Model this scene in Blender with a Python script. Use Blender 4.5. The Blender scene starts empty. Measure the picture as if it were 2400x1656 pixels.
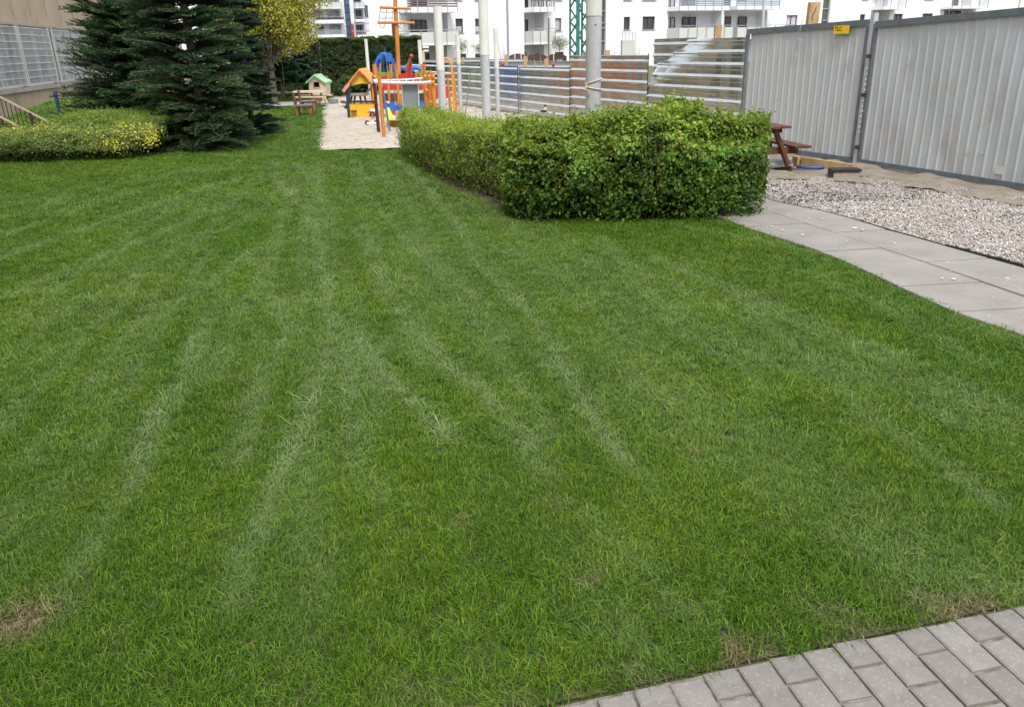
import bpy, math, random
import numpy as np
from mathutils import Matrix, Vector

# ------------------------------------------------------------------ camera, sky, sun, exposure
sc = bpy.context.scene
random.seed(7); rng = np.random.default_rng(11)
F, HC, PITCH, ROLL = 1878.0, 1.70, math.radians(20.97), math.radians(-1.52)
cam_data = bpy.data.cameras.new('camera'); cam = bpy.data.objects.new('camera', cam_data)
sc.collection.objects.link(cam); sc.camera = cam
cam_data.sensor_width = 36; cam_data.lens = 36 * F / 2400; cam_data.clip_end = 1500; cam_data.clip_start = 0.05
RM = Matrix.Rotation(math.pi / 2 - PITCH, 3, 'X') @ Matrix.Rotation(ROLL, 3, 'Z')
cam.matrix_world = Matrix.Translation((0, 0, HC)) @ RM.to_4x4()

SUN_EL, SUN_AZ = math.radians(52), math.radians(172)   # azimuth measured from +Y towards +X
world = bpy.data.worlds.new('World'); sc.world = world; world.use_nodes = True
wn = world.node_tree; wn.nodes.clear()
sky = wn.nodes.new('ShaderNodeTexSky'); sky.sky_type = 'NISHITA'; sky.sun_disc = False
sky.sun_elevation = SUN_EL; sky.sun_rotation = SUN_AZ
sky.air_density = 1.0; sky.dust_density = 4.0; sky.ozone_density = 1.0
hs = wn.nodes.new('ShaderNodeHueSaturation'); hs.inputs['Saturation'].default_value = 0.22
hs.inputs['Value'].default_value = 1.0
cloud = wn.nodes.new('ShaderNodeMixRGB'); cloud.inputs[0].default_value = 0.6
cloud.inputs[2].default_value = (9.0, 9.3, 9.9, 1)     # even overcast layer in front of the sky
bg = wn.nodes.new('ShaderNodeBackground'); bg.inputs[1].default_value = 0.10
wo = wn.nodes.new('ShaderNodeOutputWorld')
wn.links.new(sky.outputs[0], hs.inputs['Color']); wn.links.new(hs.outputs[0], cloud.inputs[1])
wn.links.new(cloud.outputs[0], bg.inputs[0]); wn.links.new(bg.outputs[0], wo.inputs[0])
sd = bpy.data.lights.new('sun', 'SUN'); sd.energy = 1.5; sd.angle = math.radians(14); sd.color = (1, .96, .9)
sun = bpy.data.objects.new('sun', sd); sc.collection.objects.link(sun)
dv = Vector((math.sin(SUN_AZ) * math.cos(SUN_EL), math.cos(SUN_AZ) * math.cos(SUN_EL), math.sin(SUN_EL)))
sun.rotation_euler = dv.to_track_quat('Z', 'Y').to_euler(); sun.location = (0, 0, 30)
sc.view_settings.view_transform = 'Standard'; sc.view_settings.look = 'None'
sc.view_settings.exposure = 0.85; sc.view_settings.gamma = 1.0; sc.view_settings.use_curve_mapping = False
sc.render.engine = 'CYCLES'
sc.cycles.max_bounces = 6; sc.cycles.transparent_max_bounces = 4

# ------------------------------------------------------------------ measuring helpers (photo px -> metres)
def ray(px, py):
    return RM @ Vector((px - 1200, -(py - 828), -F))
def G(px, py, z=0.0):
    d = ray(px, py); t = (z - HC) / d.z; return Vector((d.x * t, d.y * t, z))
def D(px, py, y):
    d = ray(px, py); t = y / d.y; return Vector((d.x * t, y, HC + d.z * t))
def V(px, py, a, b):
    """point of the ray on the vertical plane through ground points a, b"""
    n = Vector((b[1] - a[1], -(b[0] - a[0]), 0)); d = ray(px, py)
    t = (n.x * a[0] + n.y * a[1]) / (n.x * d.x + n.y * d.y)
    return Vector((d.x * t, d.y * t, HC + d.z * t))

# ------------------------------------------------------------------ materials
def mat(name, c1, c2=None, rough=.6, metal=0.0, scale=4.0, bump=0.0, bscale=40.0, spec=.5, detail=4.0,
        stretch=(1, 1, 1), lo=.35, hi=.65, coords='Object', c3=None, s3=30.0, bdist=.01):
    m = bpy.data.materials.new(name); m.use_nodes = True; nt = m.node_tree
    b = nt.nodes['Principled BSDF']
    b.inputs['Roughness'].default_value = rough; b.inputs['Metallic'].default_value = metal
    b.inputs['Specular IOR Level'].default_value = spec
    b.inputs['Base Color'].default_value = (*c1, 1)
    if c2 or bump:
        tc = nt.nodes.new('ShaderNodeTexCoord'); mp = nt.nodes.new('ShaderNodeMapping')
        mp.inputs['Scale'].default_value = stretch
        nt.links.new(tc.outputs[coords], mp.inputs[0])
    if c2:
        n = nt.nodes.new('ShaderNodeTexNoise'); n.inputs['Scale'].default_value = scale; n.inputs['Detail'].default_value = detail
        nt.links.new(mp.outputs[0], n.inputs[0])
        r = nt.nodes.new('ShaderNodeValToRGB'); r.color_ramp.elements[0].position = lo; r.color_ramp.elements[1].position = hi
        r.color_ramp.elements[0].color = (*c1, 1); r.color_ramp.elements[1].color = (*c2, 1)
        nt.links.new(n.outputs[0], r.inputs[0]); out = r.outputs[0]
        if c3:
            n3 = nt.nodes.new('ShaderNodeTexNoise'); n3.inputs['Scale'].default_value = s3; n3.inputs['Detail'].default_value = 2
            nt.links.new(mp.outputs[0], n3.inputs[0])
            r3 = nt.nodes.new('ShaderNodeValToRGB'); r3.color_ramp.elements[0].position = .55; r3.color_ramp.elements[1].position = .72
            nt.links.new(n3.outputs[0], r3.inputs[0])
            mx = nt.nodes.new('ShaderNodeMixRGB'); mx.inputs[2].default_value = (*c3, 1)
            nt.links.new(r3.outputs[0], mx.inputs[0]); nt.links.new(out, mx.inputs[1]); out = mx.outputs[0]
        nt.links.new(out, b.inputs['Base Color'])
    if bump:
        n2 = nt.nodes.new('ShaderNodeTexNoise'); n2.inputs['Scale'].default_value = bscale; n2.inputs['Detail'].default_value = 5
        nt.links.new(mp.outputs[0], n2.inputs[0])
        bp = nt.nodes.new('ShaderNodeBump'); bp.inputs['Strength'].default_value = bump; bp.inputs['Distance'].default_value = bdist
        nt.links.new(n2.outputs[0], bp.inputs['Height']); nt.links.new(bp.outputs[0], b.inputs['Normal'])
    return m

def leaf_mat(name, trans=.35, rough=.5, gain=1.0):
    m = bpy.data.materials.new(name); m.use_nodes = True; nt = m.node_tree
    b = nt.nodes['Principled BSDF']; b.inputs['Roughness'].default_value = rough
    b.inputs['Specular IOR Level'].default_value = .35
    a = nt.nodes.new('ShaderNodeAttribute'); a.attribute_name = 'col'
    t = nt.nodes.new('ShaderNodeBsdfTranslucent'); mx = nt.nodes.new('ShaderNodeMixShader'); mx.inputs[0].default_value = trans
    nt.links.new(a.outputs['Color'], b.inputs['Base Color']); nt.links.new(a.outputs['Color'], t.inputs[0])
    nt.links.new(b.outputs[0], mx.inputs[1]); nt.links.new(t.outputs[0], mx.inputs[2])
    nt.links.new(mx.outputs[0], nt.nodes['Material Output'].inputs[0])
    return m

M = {}
M['leaf'] = leaf_mat('leaf', .35); M['needle'] = leaf_mat('needle', .1, .55)
M['soil'] = mat('soil', (.10, .075, .045), (.055, .07, .025), .95, scale=9, bump=.6, bscale=60)
M['dirt'] = mat('dirt', (.30, .255, .205), (.21, .175, .14), .95, scale=5, bump=.7, bscale=35, c3=(.20, .16, .12), s3=22, bdist=.03)
M['dirt_pink'] = mat('gravel_bed', (.36, .325, .29), (.28, .25, .225), .95, scale=30)
M['sand'] = mat('sand', (.52, .46, .385), (.44, .385, .315), .95, scale=1.6, bump=.9, bscale=9, c3=(.30, .25, .2), s3=7, bdist=.05)
M['slab'] = mat('slab', (.295, .275, .25), (.235, .22, .20), .85, scale=3, bump=.25, bscale=160, c3=(.33, .315, .29), s3=60, coords='Object')
M['brick'] = mat('paving_brick', (.25, .235, .215), (.205, .19, .175), .85, scale=14, bump=.5, bscale=170, c3=(.31, .29, .265), s3=120, bdist=.004)
M['joint'] = mat('joint_sand', (.13, .115, .09), (.32, .28, .23), .95, scale=40, bump=.8, bscale=120)
M['far_path'] = mat('far_path', (.42, .40, .38), (.36, .345, .33), .9, scale=2)
M['galv'] = mat('galvanised', (.60, .62, .64), (.53, .55, .57), .45, .45, scale=12, bump=.05, bscale=30)
M['white_paint'] = mat('white_paint', (.70, .71, .67), (.58, .59, .55), .5, scale=6, stretch=(1, 1, .3))
M['mirror'] = mat('sheet_zinc', (.60, .62, .61), (.50, .52, .51), .20, 1.0, scale=3, bump=.10, bscale=3.5, stretch=(1, 1, 4), bdist=.03)
M['gate'] = mat('gate_sheet', (.52, .55, .57), (.48, .51, .53), .42, .05, scale=1.3, stretch=(1, 1, .4), bump=.06, bscale=8, c3=(.44, .445, .44), s3=4)
M['gate_frame'] = mat('gate_frame', (.17, .205, .23), (.13, .155, .175), .5, .3, scale=9)
M['wood_brown'] = mat('wood_brown', (.145, .055, .028), (.085, .033, .018), .55, scale=12, stretch=(1, 1, .2), bump=.2, bscale=50)
M['wood_dark'] = mat('wood_dark', (.06, .035, .022), (.035, .02, .013), .6, scale=10)
M['wood_seat'] = mat('wood_seat', (.24, .20, .19), (.15, .115, .10), .5, scale=10)
M['wood_mid'] = mat('wood_mid', (.30, .155, .06), (.2, .095, .035), .6, scale=10)
M['wood_pale'] = mat('wood_pale', (.62, .52, .38), (.52, .43, .30), .65, scale=8, stretch=(1, 1, .3))
M['wood_raw'] = mat('wood_raw', (.52, .36, .19), (.42, .28, .14), .7, scale=7, stretch=(1, 1, .25), c3=(.3, .18, .09), s3=12)
M['orange'] = mat('orange_wood', (.60, .235, .045), (.50, .18, .035), .5, scale=9, stretch=(1, 1, .3))
M['red'] = mat('red_panel', (.55, .045, .028), (.48, .04, .025), .42, scale=3)
M['green'] = mat('green_panel', (.12, .38, .04), None, .45)
M['blue'] = mat('blue_panel', (.02, .12, .48), (.03, .16, .52), .4, scale=3)
M['yellow'] = mat('yellow_panel', (.80, .47, .035), (.74, .42, .03), .5, scale=3)
M['amber'] = mat('amber_panel', (.80, .33, .035), (.72, .28, .03), .5, scale=3)
M['pink'] = mat('pink_panel', (.72, .28, .26), None, .5)
M['mint'] = mat('mint_paint', (.42, .72, .44), (.36, .66, .38), .5, scale=4)
M['cream'] = mat('cream_board', (.66, .55, .43), (.60, .49, .375), .65, scale=5)
M['navy'] = mat('navy_paint', (.03, .05, .09), None, .45)
M['slate'] = mat('slate_board', (.19, .22, .245), (.17, .20, .225), .6, scale=3)
M['plastic_black'] = mat('black_plastic', (.018, .02, .022), None, .5)
M['plastic_white'] = mat('white_plastic', (.78, .78, .76), None, .4)
M['plastic_lime'] = mat('lime_plastic', (.62, .75, .12), None, .4)
M['maroon'] = mat('maroon', (.10, .02, .03), (.07, .015, .02), .5, scale=8)
M['rust'] = mat('rust_rail', (.085, .03, .018), (.05, .02, .012), .7, scale=20)
M['hand_rail'] = mat('handrail', (.52, .42, .36), (.44, .36, .30), .5, scale=10)
M['post_blue'] = mat('blue_post', (.035, .085, .22), (.02, .03, .06), .5, scale=6, lo=.5, hi=.7)
M['stucco'] = mat('stucco', (.56, .45, .335), (.49, .385, .28), .95, scale=.9, bump=.3, bscale=30, c3=(.38, .30, .22), s3=1.7)
M['render_white'] = mat('white_render', (.80, .80, .82), (.77, .77, .80), .85, scale=.4)
M['render_grey'] = mat('grey_render', (.55, .55, .57), None, .85)
M['balc_pale'] = mat('pale_balcony', (.56, .58, .54), (.52, .54, .50), .7, scale=2)
M['balc_grey'] = mat('grey_railing', (.33, .36, .40), None, .5, .3)
M['balc_brown'] = mat('brown_slats', (.14, .10, .095), None, .6)
M['balc_blue'] = mat('blue_grey_screen', (.30, .36, .42), (.25, .30, .36), .4, scale=3)
M['glass'] = mat('window_glass', (.035, .04, .045), (.07, .075, .085), .08, scale=.8)
M['glass_pale'] = mat('curtained_glass', (.52, .53, .56), (.36, .37, .41), .25, scale=2)
M['glass_blue'] = mat('stair_glass', (.05, .085, .14), (.08, .13, .20), .12, scale=1)
M['frame_brown'] = mat('brown_frame', (.075, .03, .025), None, .5)
M['frame_white'] = mat('white_frame', (.80, .81, .82), (.72, .73, .74), .45, scale=10)
M['brick_red'] = mat('red_strip', (.30, .04, .035), None, .7)
M['sill'] = mat('sill', (.46, .44, .40), (.34, .32, .28), .8, scale=7)
M['teal'] = mat('teal_steel', (.03, .20, .165), (.02, .13, .11), .5, .1, scale=6)
M['bark'] = mat('bark', (.17, .135, .105), (.10, .08, .065), .9, scale=18, bump=.6, bscale=50)
M['bark_pale'] = mat('bark_pale', (.28, .25, .21), (.17, .145, .12), .9, scale=18, bump=.6, bscale=50)
M['twig'] = mat('twig', (.21, .155, .10), (.14, .10, .06), .9, scale=14)
M['concrete'] = mat('concrete', (.40, .35, .285), (.31, .275, .225), .95, scale=12, bump=.5, bscale=60)
M['hose'] = mat('blue_hose', (.02, .09, .30), None, .4)
M['sign_yellow'] = mat('sign_yellow', (.83, .53, .02), None, .45)
M['sign_black'] = mat('sign_black', (.02, .02, .02), None, .6)
M['rope'] = mat('rope', (.62, .50, .42), (.5, .36, .3), .8, scale=60)
M['net'] = mat('net_rope', (.10, .11, .13), None, .7)
M['far_brown'] = mat('brown_fence', (.11, .05, .04), (.08, .038, .03), .7, scale=4)
M['roof_dark'] = mat('roof_dark', (.08, .08, .085), None, .8)
M['facing_brick'] = mat('facing_brick', (.30, .12, .075), (.22, .09, .06), .9, scale=3)

# each paving stone a slightly different grey
nt_ = M['brick'].node_tree; oi_ = nt_.nodes.new('ShaderNodeObjectInfo'); hv = nt_.nodes.new('ShaderNodeHueSaturation'); mr_ = nt_.nodes.new('ShaderNodeMapRange')
mr_.inputs['To Min'].default_value = .88; mr_.inputs['To Max'].default_value = 1.09
lk = nt_.nodes['Principled BSDF'].inputs['Base Color'].links[0]; src_ = lk.from_socket
nt_.links.new(oi_.outputs['Random'], mr_.inputs['Value']); nt_.links.new(mr_.outputs[0], hv.inputs['Value']); nt_.links.new(src_, hv.inputs['Color']); nt_.links.new(hv.outputs[0], nt_.nodes['Principled BSDF'].inputs['Base Color'])

# ------------------------------------------------------------------ object helpers
OFF = {}
COL = sc.collection
def props(o, label=None, cat=None, group=None, kind=None):
    if label: o['label'] = label
    if cat: o['category'] = cat
    if group: o['group'] = group
    if kind: o['kind'] = kind
    return o
def thing(name, loc, label, cat, group=None, rz=0.0):
    o = bpy.data.objects.new(name, None); COL.objects.link(o)
    o.location = loc; o.rotation_euler = (0, 0, rz); o.empty_display_size = .1
    OFF[o.name] = Vector(loc) if rz == 0 else Vector((0, 0, 0))
    return props(o, label, cat, group)
def local(name, label, cat, group=None):
    """thing built around the origin, placed afterwards"""
    o = bpy.data.objects.new(name, None); COL.objects.link(o); OFF[o.name] = Vector((0, 0, 0))
    return props(o, label, cat, group)
def place(o, loc, rz=0.0):
    o.location = loc; o.rotation_euler = (0, 0, rz); return o
def dup(root, loc, rz=0.0, label=None, scale=None):
    def cp(o, par):
        c = o.copy(); COL.objects.link(c); c.parent = par
        for ch in o.children: cp(ch, c)
        return c
    r = cp(root, None); r.location = loc; r.rotation_euler = (0, 0, rz)
    if label: r['label'] = label
    if scale: r.scale = (scale,) * 3
    return r
def link_mesh(name, me, m, parent=None, off=None):
    o = bpy.data.objects.new(name, me); COL.objects.link(o)
    if m is not None: me.materials.append(m)
    if parent is not None:
        of = OFF[parent.name]; o.parent = parent; OFF[o.name] = of
        if of.length > 0: me.transform(Matrix.Translation(-of))
    else: OFF[o.name] = Vector((0, 0, 0))
    return o

class MB:
    def __init__(s): s.v = []; s.f = []; s.sm = []
    def add(s, vs, fs, smooth=False):
        n = len(s.v); s.v += [tuple(v) for v in vs]
        s.f += [tuple(i + n for i in f) for f in fs]; s.sm += [smooth] * len(fs); return s
    def quad(s, a, b, c, d): return s.add([a, b, c, d], [(0, 1, 2, 3)])
    def hexa(s, bot, top):
        return s.add(list(bot) + list(top), [(3, 2, 1, 0), (4, 5, 6, 7), (0, 1, 5, 4), (1, 2, 6, 5), (2, 3, 7, 6), (3, 0, 4, 7)])
    def box(s, c, sz, rz=0.0, mtx=None):
        h = [x / 2 for x in sz]
        pts = [Vector((x * h[0], y * h[1], z * h[2])) for z in (-1, 1) for x, y in ((-1, -1), (1, -1), (1, 1), (-1, 1))]
        R = mtx if mtx is not None else Matrix.Rotation(rz, 3, 'Z')
        pts = [Vector(c) + R @ p for p in pts]
        return s.hexa(pts[:4], pts[4:])
    def beam(s, a, b, w, h, up=(0, 0, 1)):
        """rectangular bar from a to b"""
        a, b = Vector(a), Vector(b); d = (b - a).normalized(); u = Vector(up)
        side = d.cross(u)
        if side.length < 1e-4: side = d.cross(Vector((0, 1, 0)))
        side.normalize(); u = side.cross(d)
        o = [side * (-w / 2) - u * (h / 2), side * (w / 2) - u * (h / 2), side * (w / 2) + u * (h / 2), side * (-w / 2) + u * (h / 2)]
        return s.add([a + q for q in o] + [b + q for q in o], [(3, 2, 1, 0), (4, 5, 6, 7), (0, 1, 5, 4), (1, 2, 6, 5), (2, 3, 7, 6), (3, 0, 4, 7)])
    def cyl(s, a, b, r0, r1=None, n=10, caps=True):
        a, b = Vector(a), Vector(b); r1 = r0 if r1 is None else r1
        d = (b - a).normalized(); x = d.orthogonal().normalized(); y = d.cross(x)
        ra = [a + (x * math.cos(2 * math.pi * i / n) + y * math.sin(2 * math.pi * i / n)) * r0 for i in range(n)]
        rb = [b + (x * math.cos(2 * math.pi * i / n) + y * math.sin(2 * math.pi * i / n)) * r1 for i in range(n)]
        s.add(ra + rb, [(i, (i + 1) % n, n + (i + 1) % n, n + i) for i in range(n)], True)
        if caps: s.add(ra, [tuple(reversed(range(n)))]); s.add(rb, [tuple(range(n))])
        return s
    def tube(s, pts, r, n=7):
        pts = [Vector(p) for p in pts]; rs = r if isinstance(r, (list, tuple)) else [r] * len(pts)
        rings = []; x = None
        for i, p in enumerate(pts):
            d = (pts[min(i + 1, len(pts) - 1)] - pts[max(i - 1, 0)]).normalized()
            x = d.orthogonal().normalized() if x is None else (x - d * x.dot(d)).normalized()
            y = d.cross(x)
            rings += [p + (x * math.cos(2 * math.pi * k / n) + y * math.sin(2 * math.pi * k / n)) * rs[i] for k in range(n)]
        fs = [(i * n + k, i * n + (k + 1) % n, (i + 1) * n + (k + 1) % n, (i + 1) * n + k) for i in range(len(pts) - 1) for k in range(n)]
        s.add(rings, fs, True)
        s.add(rings[:n], [tuple(reversed(range(n)))]); s.add(rings[-n:], [tuple(range(n))]); return s
    def ball(s, c, r, nu=10, nv=6, sz=(1, 1, 1)):
        c = Vector(c); vs = [c + Vector((0, 0, -r * sz[2]))]
        for j in range(1, nv):
            t = -math.pi / 2 + math.pi * j / nv
            vs += [c + Vector((math.cos(t) * math.cos(2 * math.pi * i / nu) * r * sz[0], math.cos(t) * math.sin(2 * math.pi * i / nu) * r * sz[1], math.sin(t) * r * sz[2])) for i in range(nu)]
        vs.append(c + Vector((0, 0, r * sz[2]))); L = len(vs) - 1
        fs = [(0, 1 + (i + 1) % nu, 1 + i) for i in range(nu)]
        for j in range(nv - 2):
            a = 1 + j * nu; fs += [(a + i, a + (i + 1) % nu, a + nu + (i + 1) % nu, a + nu + i) for i in range(nu)]
        a = 1 + (nv - 2) * nu; fs += [(a + i, a + (i + 1) % nu, L) for i in range(nu)]
        return s.add(vs, fs, True)
    def slabpoly(s, pts, ext):
        """extrude an outline by the vector ext"""
        pts = [Vector(p) for p in pts]; e = Vector(ext); n = len(pts)
        return s.add(pts + [p + e for p in pts], [tuple(range(n)), tuple(reversed(range(n, 2 * n)))] + [((i + 1) % n, i, n + i, n + (i + 1) % n) for i in range(n)])
    def build(s, name, m, parent=None):
        me = bpy.data.meshes.new(name); me.from_pydata(s.v, [], s.f)
        me.polygons.foreach_set('use_smooth', s.sm); me.update()
        return link_mesh(name, me, m, parent)

def npmesh(name, verts, faces, m, parent=None, colors=None, smooth=False, off=None):
    verts = np.asarray(verts, dtype=np.float32).reshape(-1, 3); faces = np.asarray(faces, dtype=np.int32)
    k = faces.shape[1]; nf = len(faces)
    me = bpy.data.meshes.new(name)
    me.vertices.add(len(verts)); me.vertices.foreach_set('co', verts.ravel())
    me.loops.add(nf * k); me.loops.foreach_set('vertex_index', faces.ravel())
    me.polygons.add(nf); me.polygons.foreach_set('loop_start', np.arange(nf, dtype=np.int32) * k)
    me.polygons.foreach_set('loop_total', np.full(nf, k, dtype=np.int32))
    me.update(calc_edges=True)
    if smooth: me.polygons.foreach_set('use_smooth', np.ones(nf, dtype=bool))
    if colors is not None:
        a = me.color_attributes.new('col', 'FLOAT_COLOR', 'CORNER')
        c = np.ones((nf * k, 4), dtype=np.float32); c[:, :3] = np.repeat(np.asarray(colors, dtype=np.float32), k, axis=0)
        a.data.foreach_set('color', c.ravel())
    return link_mesh(name, me, m, parent)

def nrm(a): return a / (np.linalg.norm(a, axis=-1, keepdims=True) + 1e-9)

def vnoise(x, y, s, seed=0):
    """smooth value noise, 0..1"""
    r = np.random.default_rng(1000 + seed); T = r.random((128, 128))
    x = np.asarray(x) / s + 64; y = np.asarray(y) / s + 64
    xi = np.floor(x).astype(int); yi = np.floor(y).astype(int); fx = x - xi; fy = y - yi
    fx = fx * fx * (3 - 2 * fx); fy = fy * fy * (3 - 2 * fy)
    g = lambda a, b: T[a % 128, b % 128]
    return (g(xi, yi) * (1 - fx) + g(xi + 1, yi) * fx) * (1 - fy) + (g(xi, yi + 1) * (1 - fx) + g(xi + 1, yi + 1) * fx) * fy

def leaves(name, C, N, S, colors, m, parent, aspect=.6, fold=.25, jitter=.6):
    """one four-cornered, slightly folded leaf at each centre"""
    n = len(C); N = nrm(N + rng.normal(0, jitter, (n, 3)))
    t = nrm(np.cross(N, rng.normal(0, 1, (n, 3)))); b = np.cross(N, t)
    S = np.asarray(S)[:, None] * np.ones((n, 1))
    p0 = C - t * S * .5; p2 = C + t * S * .5
    p1 = C + b * S * .5 * aspect + N * S * fold * .5; p3 = C - b * S * .5 * aspect + N * S * fold * .5
    v = np.stack([p0, p1, p2, p3], 1).reshape(-1, 3)
    return npmesh(name, v, np.arange(4 * n).reshape(-1, 4), m, parent, colors)

def pick_cols(n, cols, w, sd=.12):
    cols = np.array(cols); k = rng.choice(len(cols), n, p=np.array(w) / sum(w))
    return np.clip(cols[k] * (1 + rng.normal(0, sd, (n, 1))), .004, .9)

def scatter(name, pts, rz, scl, variants, attrs, label=None, cat=None, parent=None, tilt=None):
    """points instancing a few small source meshes (geometry nodes); per point attributes reach the shader"""
    me = bpy.data.meshes.new(name); n = len(pts); me.vertices.add(n)
    me.vertices.foreach_set('co', np.asarray(pts, dtype=np.float32).ravel())
    rot = np.zeros((n, 3), dtype=np.float32); rot[:, 2] = rz
    if tilt is not None: rot[:, 0] = tilt[:, 0]; rot[:, 1] = tilt[:, 1]
    a = me.attributes.new('rot', 'FLOAT_VECTOR', 'POINT'); a.data.foreach_set('vector', rot.ravel())
    scl = np.asarray(scl, dtype=np.float32); scl = scl if scl.ndim == 2 else np.repeat(scl[:, None], 3, axis=1)
    a = me.attributes.new('scl', 'FLOAT_VECTOR', 'POINT'); a.data.foreach_set('vector', np.ascontiguousarray(scl).ravel())
    a = me.attributes.new('pick', 'INT', 'POINT'); a.data.foreach_set('value', rng.integers(0, 1000, n).astype(np.int32))
    for k, v in attrs.items():
        a = me.attributes.new(k, 'FLOAT', 'POINT'); a.data.foreach_set('value', np.asarray(v, dtype=np.float32))
    me.update(); o = link_mesh(name, me, None, parent)
    ng = bpy.data.node_groups.new(name + '_nodes', 'GeometryNodeTree')
    ng.interface.new_socket('Geometry', in_out='INPUT', socket_type='NodeSocketGeometry')
    ng.interface.new_socket('Geometry', in_out='OUTPUT', socket_type='NodeSocketGeometry')
    N_ = ng.nodes; L = ng.links
    gi = N_.new('NodeGroupInput'); go = N_.new('NodeGroupOutput'); ip = N_.new('GeometryNodeInstanceOnPoints')
    join = N_.new('GeometryNodeJoinGeometry')
    for v in reversed(variants):
        oi = N_.new('GeometryNodeObjectInfo'); oi.inputs['Object'].default_value = v; oi.inputs['As Instance'].default_value = True
        L.new(oi.outputs['Geometry'], join.inputs[0])
    L.new(gi.outputs[0], ip.inputs['Points']); L.new(join.outputs[0], ip.inputs['Instance'])
    ip.inputs['Pick Instance'].default_value = True
    def na(nm, t):
        x = N_.new('GeometryNodeInputNamedAttribute'); x.data_type = t; x.inputs['Name'].default_value = nm; return x.outputs[0]
    L.new(na('pick', 'INT'), ip.inputs['Instance Index']); L.new(na('scl', 'FLOAT_VECTOR'), ip.inputs['Scale'])
    e2r = N_.new('FunctionNodeEulerToRotation'); L.new(na('rot', 'FLOAT_VECTOR'), e2r.inputs[0]); L.new(e2r.outputs[0], ip.inputs['Rotation'])
    L.new(ip.outputs[0], go.inputs[0])
    md = o.modifiers.new('scatter', 'NODES'); md.node_group = ng
    return props(o, label, cat, None, 'stuff')
def source(name, verts, faces, m, colors=None):
    """source mesh for scatter(): exists as data only, never linked to the scene"""
    o = npmesh(name, verts, faces, m, None, colors); COL.objects.unlink(o); return o

# ------------------------------------------------------------------ ground and paving
def poly_in(x, y, P):
    ins = np.zeros(len(x), bool); n = len(P)
    for i in range(n):
        (x1, y1), (x2, y2) = P[i], P[(i + 1) % n]
        c = ((y1 > y) != (y2 > y)) & (x < (x2 - x1) * (y - y1) / (y2 - y1 + 1e-12) + x1)
        ins ^= c
    return ins
def sheet(name, P, z, m, kind='structure'):
    b = MB(); b.add([(x, y, z) for x, y in P], [tuple(range(len(P)))]); o = b.build(name, m)
    return props(o, kind=kind)
sheet('ground', [(-400, -60), (400, -60), (400, 700), (-400, 700)], -.03, mat('far_ground', (.09, .11, .04), (.14, .12, .08), .95, scale=.4))
LAWN = [(-14, -1.6), (-.9, 1.49), (.26, 1.77), (.67, 1.87), (1.1, 1.97), (1.62, 2.1), (3.4, 2.56), (3.9, 2.8), (3.5, 3.6), (3.11, 4.55), (2.95, 4.99), (2.88, 5.44),
        (2.81, 5.99), (2.72, 6.61), (2.55, 7.14), (2.34, 7.76), (2.3, 8.35), (1.6, 8.5), (.9, 8.5), (.45, 8.6), (.2, 9.0), (-.05, 9.5), (-.45, 10.5), (-.85, 12.0),
        (-1.6, 14.1), (-1.9, 15.15), (-3.49, 15.24), (-6.1, 28.3), (-16, 28.3), (-16, 14.6), (-14, 13)]
LAWN = [(p[0] * .978, p[1] * .978) if p[1] > 3.2 else p for p in LAWN]   # the blades lean over what lies behind them
LAWN2 = [(-16, 30.75), (-6.6, 30.75), (-6.9, 35.4), (-9, 37), (-18, 37)]
sheet('lawn_soil', LAWN, -.004, M['soil']); sheet('lawn_soil_far', LAWN2, -.004, M['soil'])
# sand of the playground, finely divided so that it has real hollows and footprints
def relief(name, P, z, m, step, amp, seed):
    xs = [p[0] for p in P]; ys = [p[1] for p in P]
    nx = int((max(xs) - min(xs)) / step) + 1; ny = int((max(ys) - min(ys)) / step) + 1
    gx, gy = np.meshgrid(np.linspace(min(xs), max(xs), nx), np.linspace(min(ys), max(ys), ny))
    gz = z + amp * (vnoise(gx, gy, .45, seed) - .5) + amp * .8 * (vnoise(gx, gy, .17, seed + 1) - .5)
    idx = np.arange(nx * ny).reshape(ny, nx)
    f = np.stack([idx[:-1, :-1], idx[:-1, 1:], idx[1:, 1:], idx[1:, :-1]], -1).reshape(-1, 4)
    cx = gx.ravel()[f].mean(1); cy = gy.ravel()[f].mean(1); f = f[poly_in(cx, cy, P)]
    return props(npmesh(name, np.stack([gx, gy, gz], -1), f, m, smooth=True), kind='structure')
SAND = [(-3.53, 15.2), (-1.7, 15.05), (-.6, 11.4), (.5, 10.0), (4.0, 12.4), (.4, 22.2), (-1.45, 26.5), (-4.2, 33.5), (-7.1, 34.6), (-6.62, 31)]
relief('sand', SAND, .004, M['sand'], .11, .05, 3)
sheet('far_path', [(-16, 28.3), (-6.1, 28.3), (-6.55, 30.75), (-16, 30.75)], .006, M['far_path'])

# concrete slab path, every slab a piece
yi = [2.0, 2.8, 3.6, 4.55, 4.99, 5.44, 5.99, 6.61, 7.14, 7.76, 8.6, 9.6]; xi_ = [4.4, 3.9, 3.5, 3.11, 2.95, 2.88, 2.81, 2.72, 2.55, 2.34, 2.1, 1.9]
yi = [v * (.978 if v > 3 else .99) for v in yi]; xi_ = [v * .978 for v in xi_]
ym = [2.0, 2.8, 4.3, 5.19, 5.63, 6.15, 6.69, 7.26, 8.17, 9.6]; xm = [4.85, 4.35, 3.75, 3.5, 3.41, 3.29, 3.15, 3.01, 2.76, 2.4]
yo = [2.0, 2.8, 4.9, 5.92, 6.55, 7.02, 7.31, 7.72, 8.24, 8.66, 8.96, 9.6]; xo = [5.3, 4.8, 4.12, 3.92, 3.74, 3.62, 3.53, 3.44, 3.28, 3.06, 2.92, 2.75]
fi = lambda y: float(np.interp(y, yi, xi_)); fm = lambda y: float(np.interp(y, ym, xm)); fo = lambda y: float(np.interp(y, yo, xo))
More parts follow.
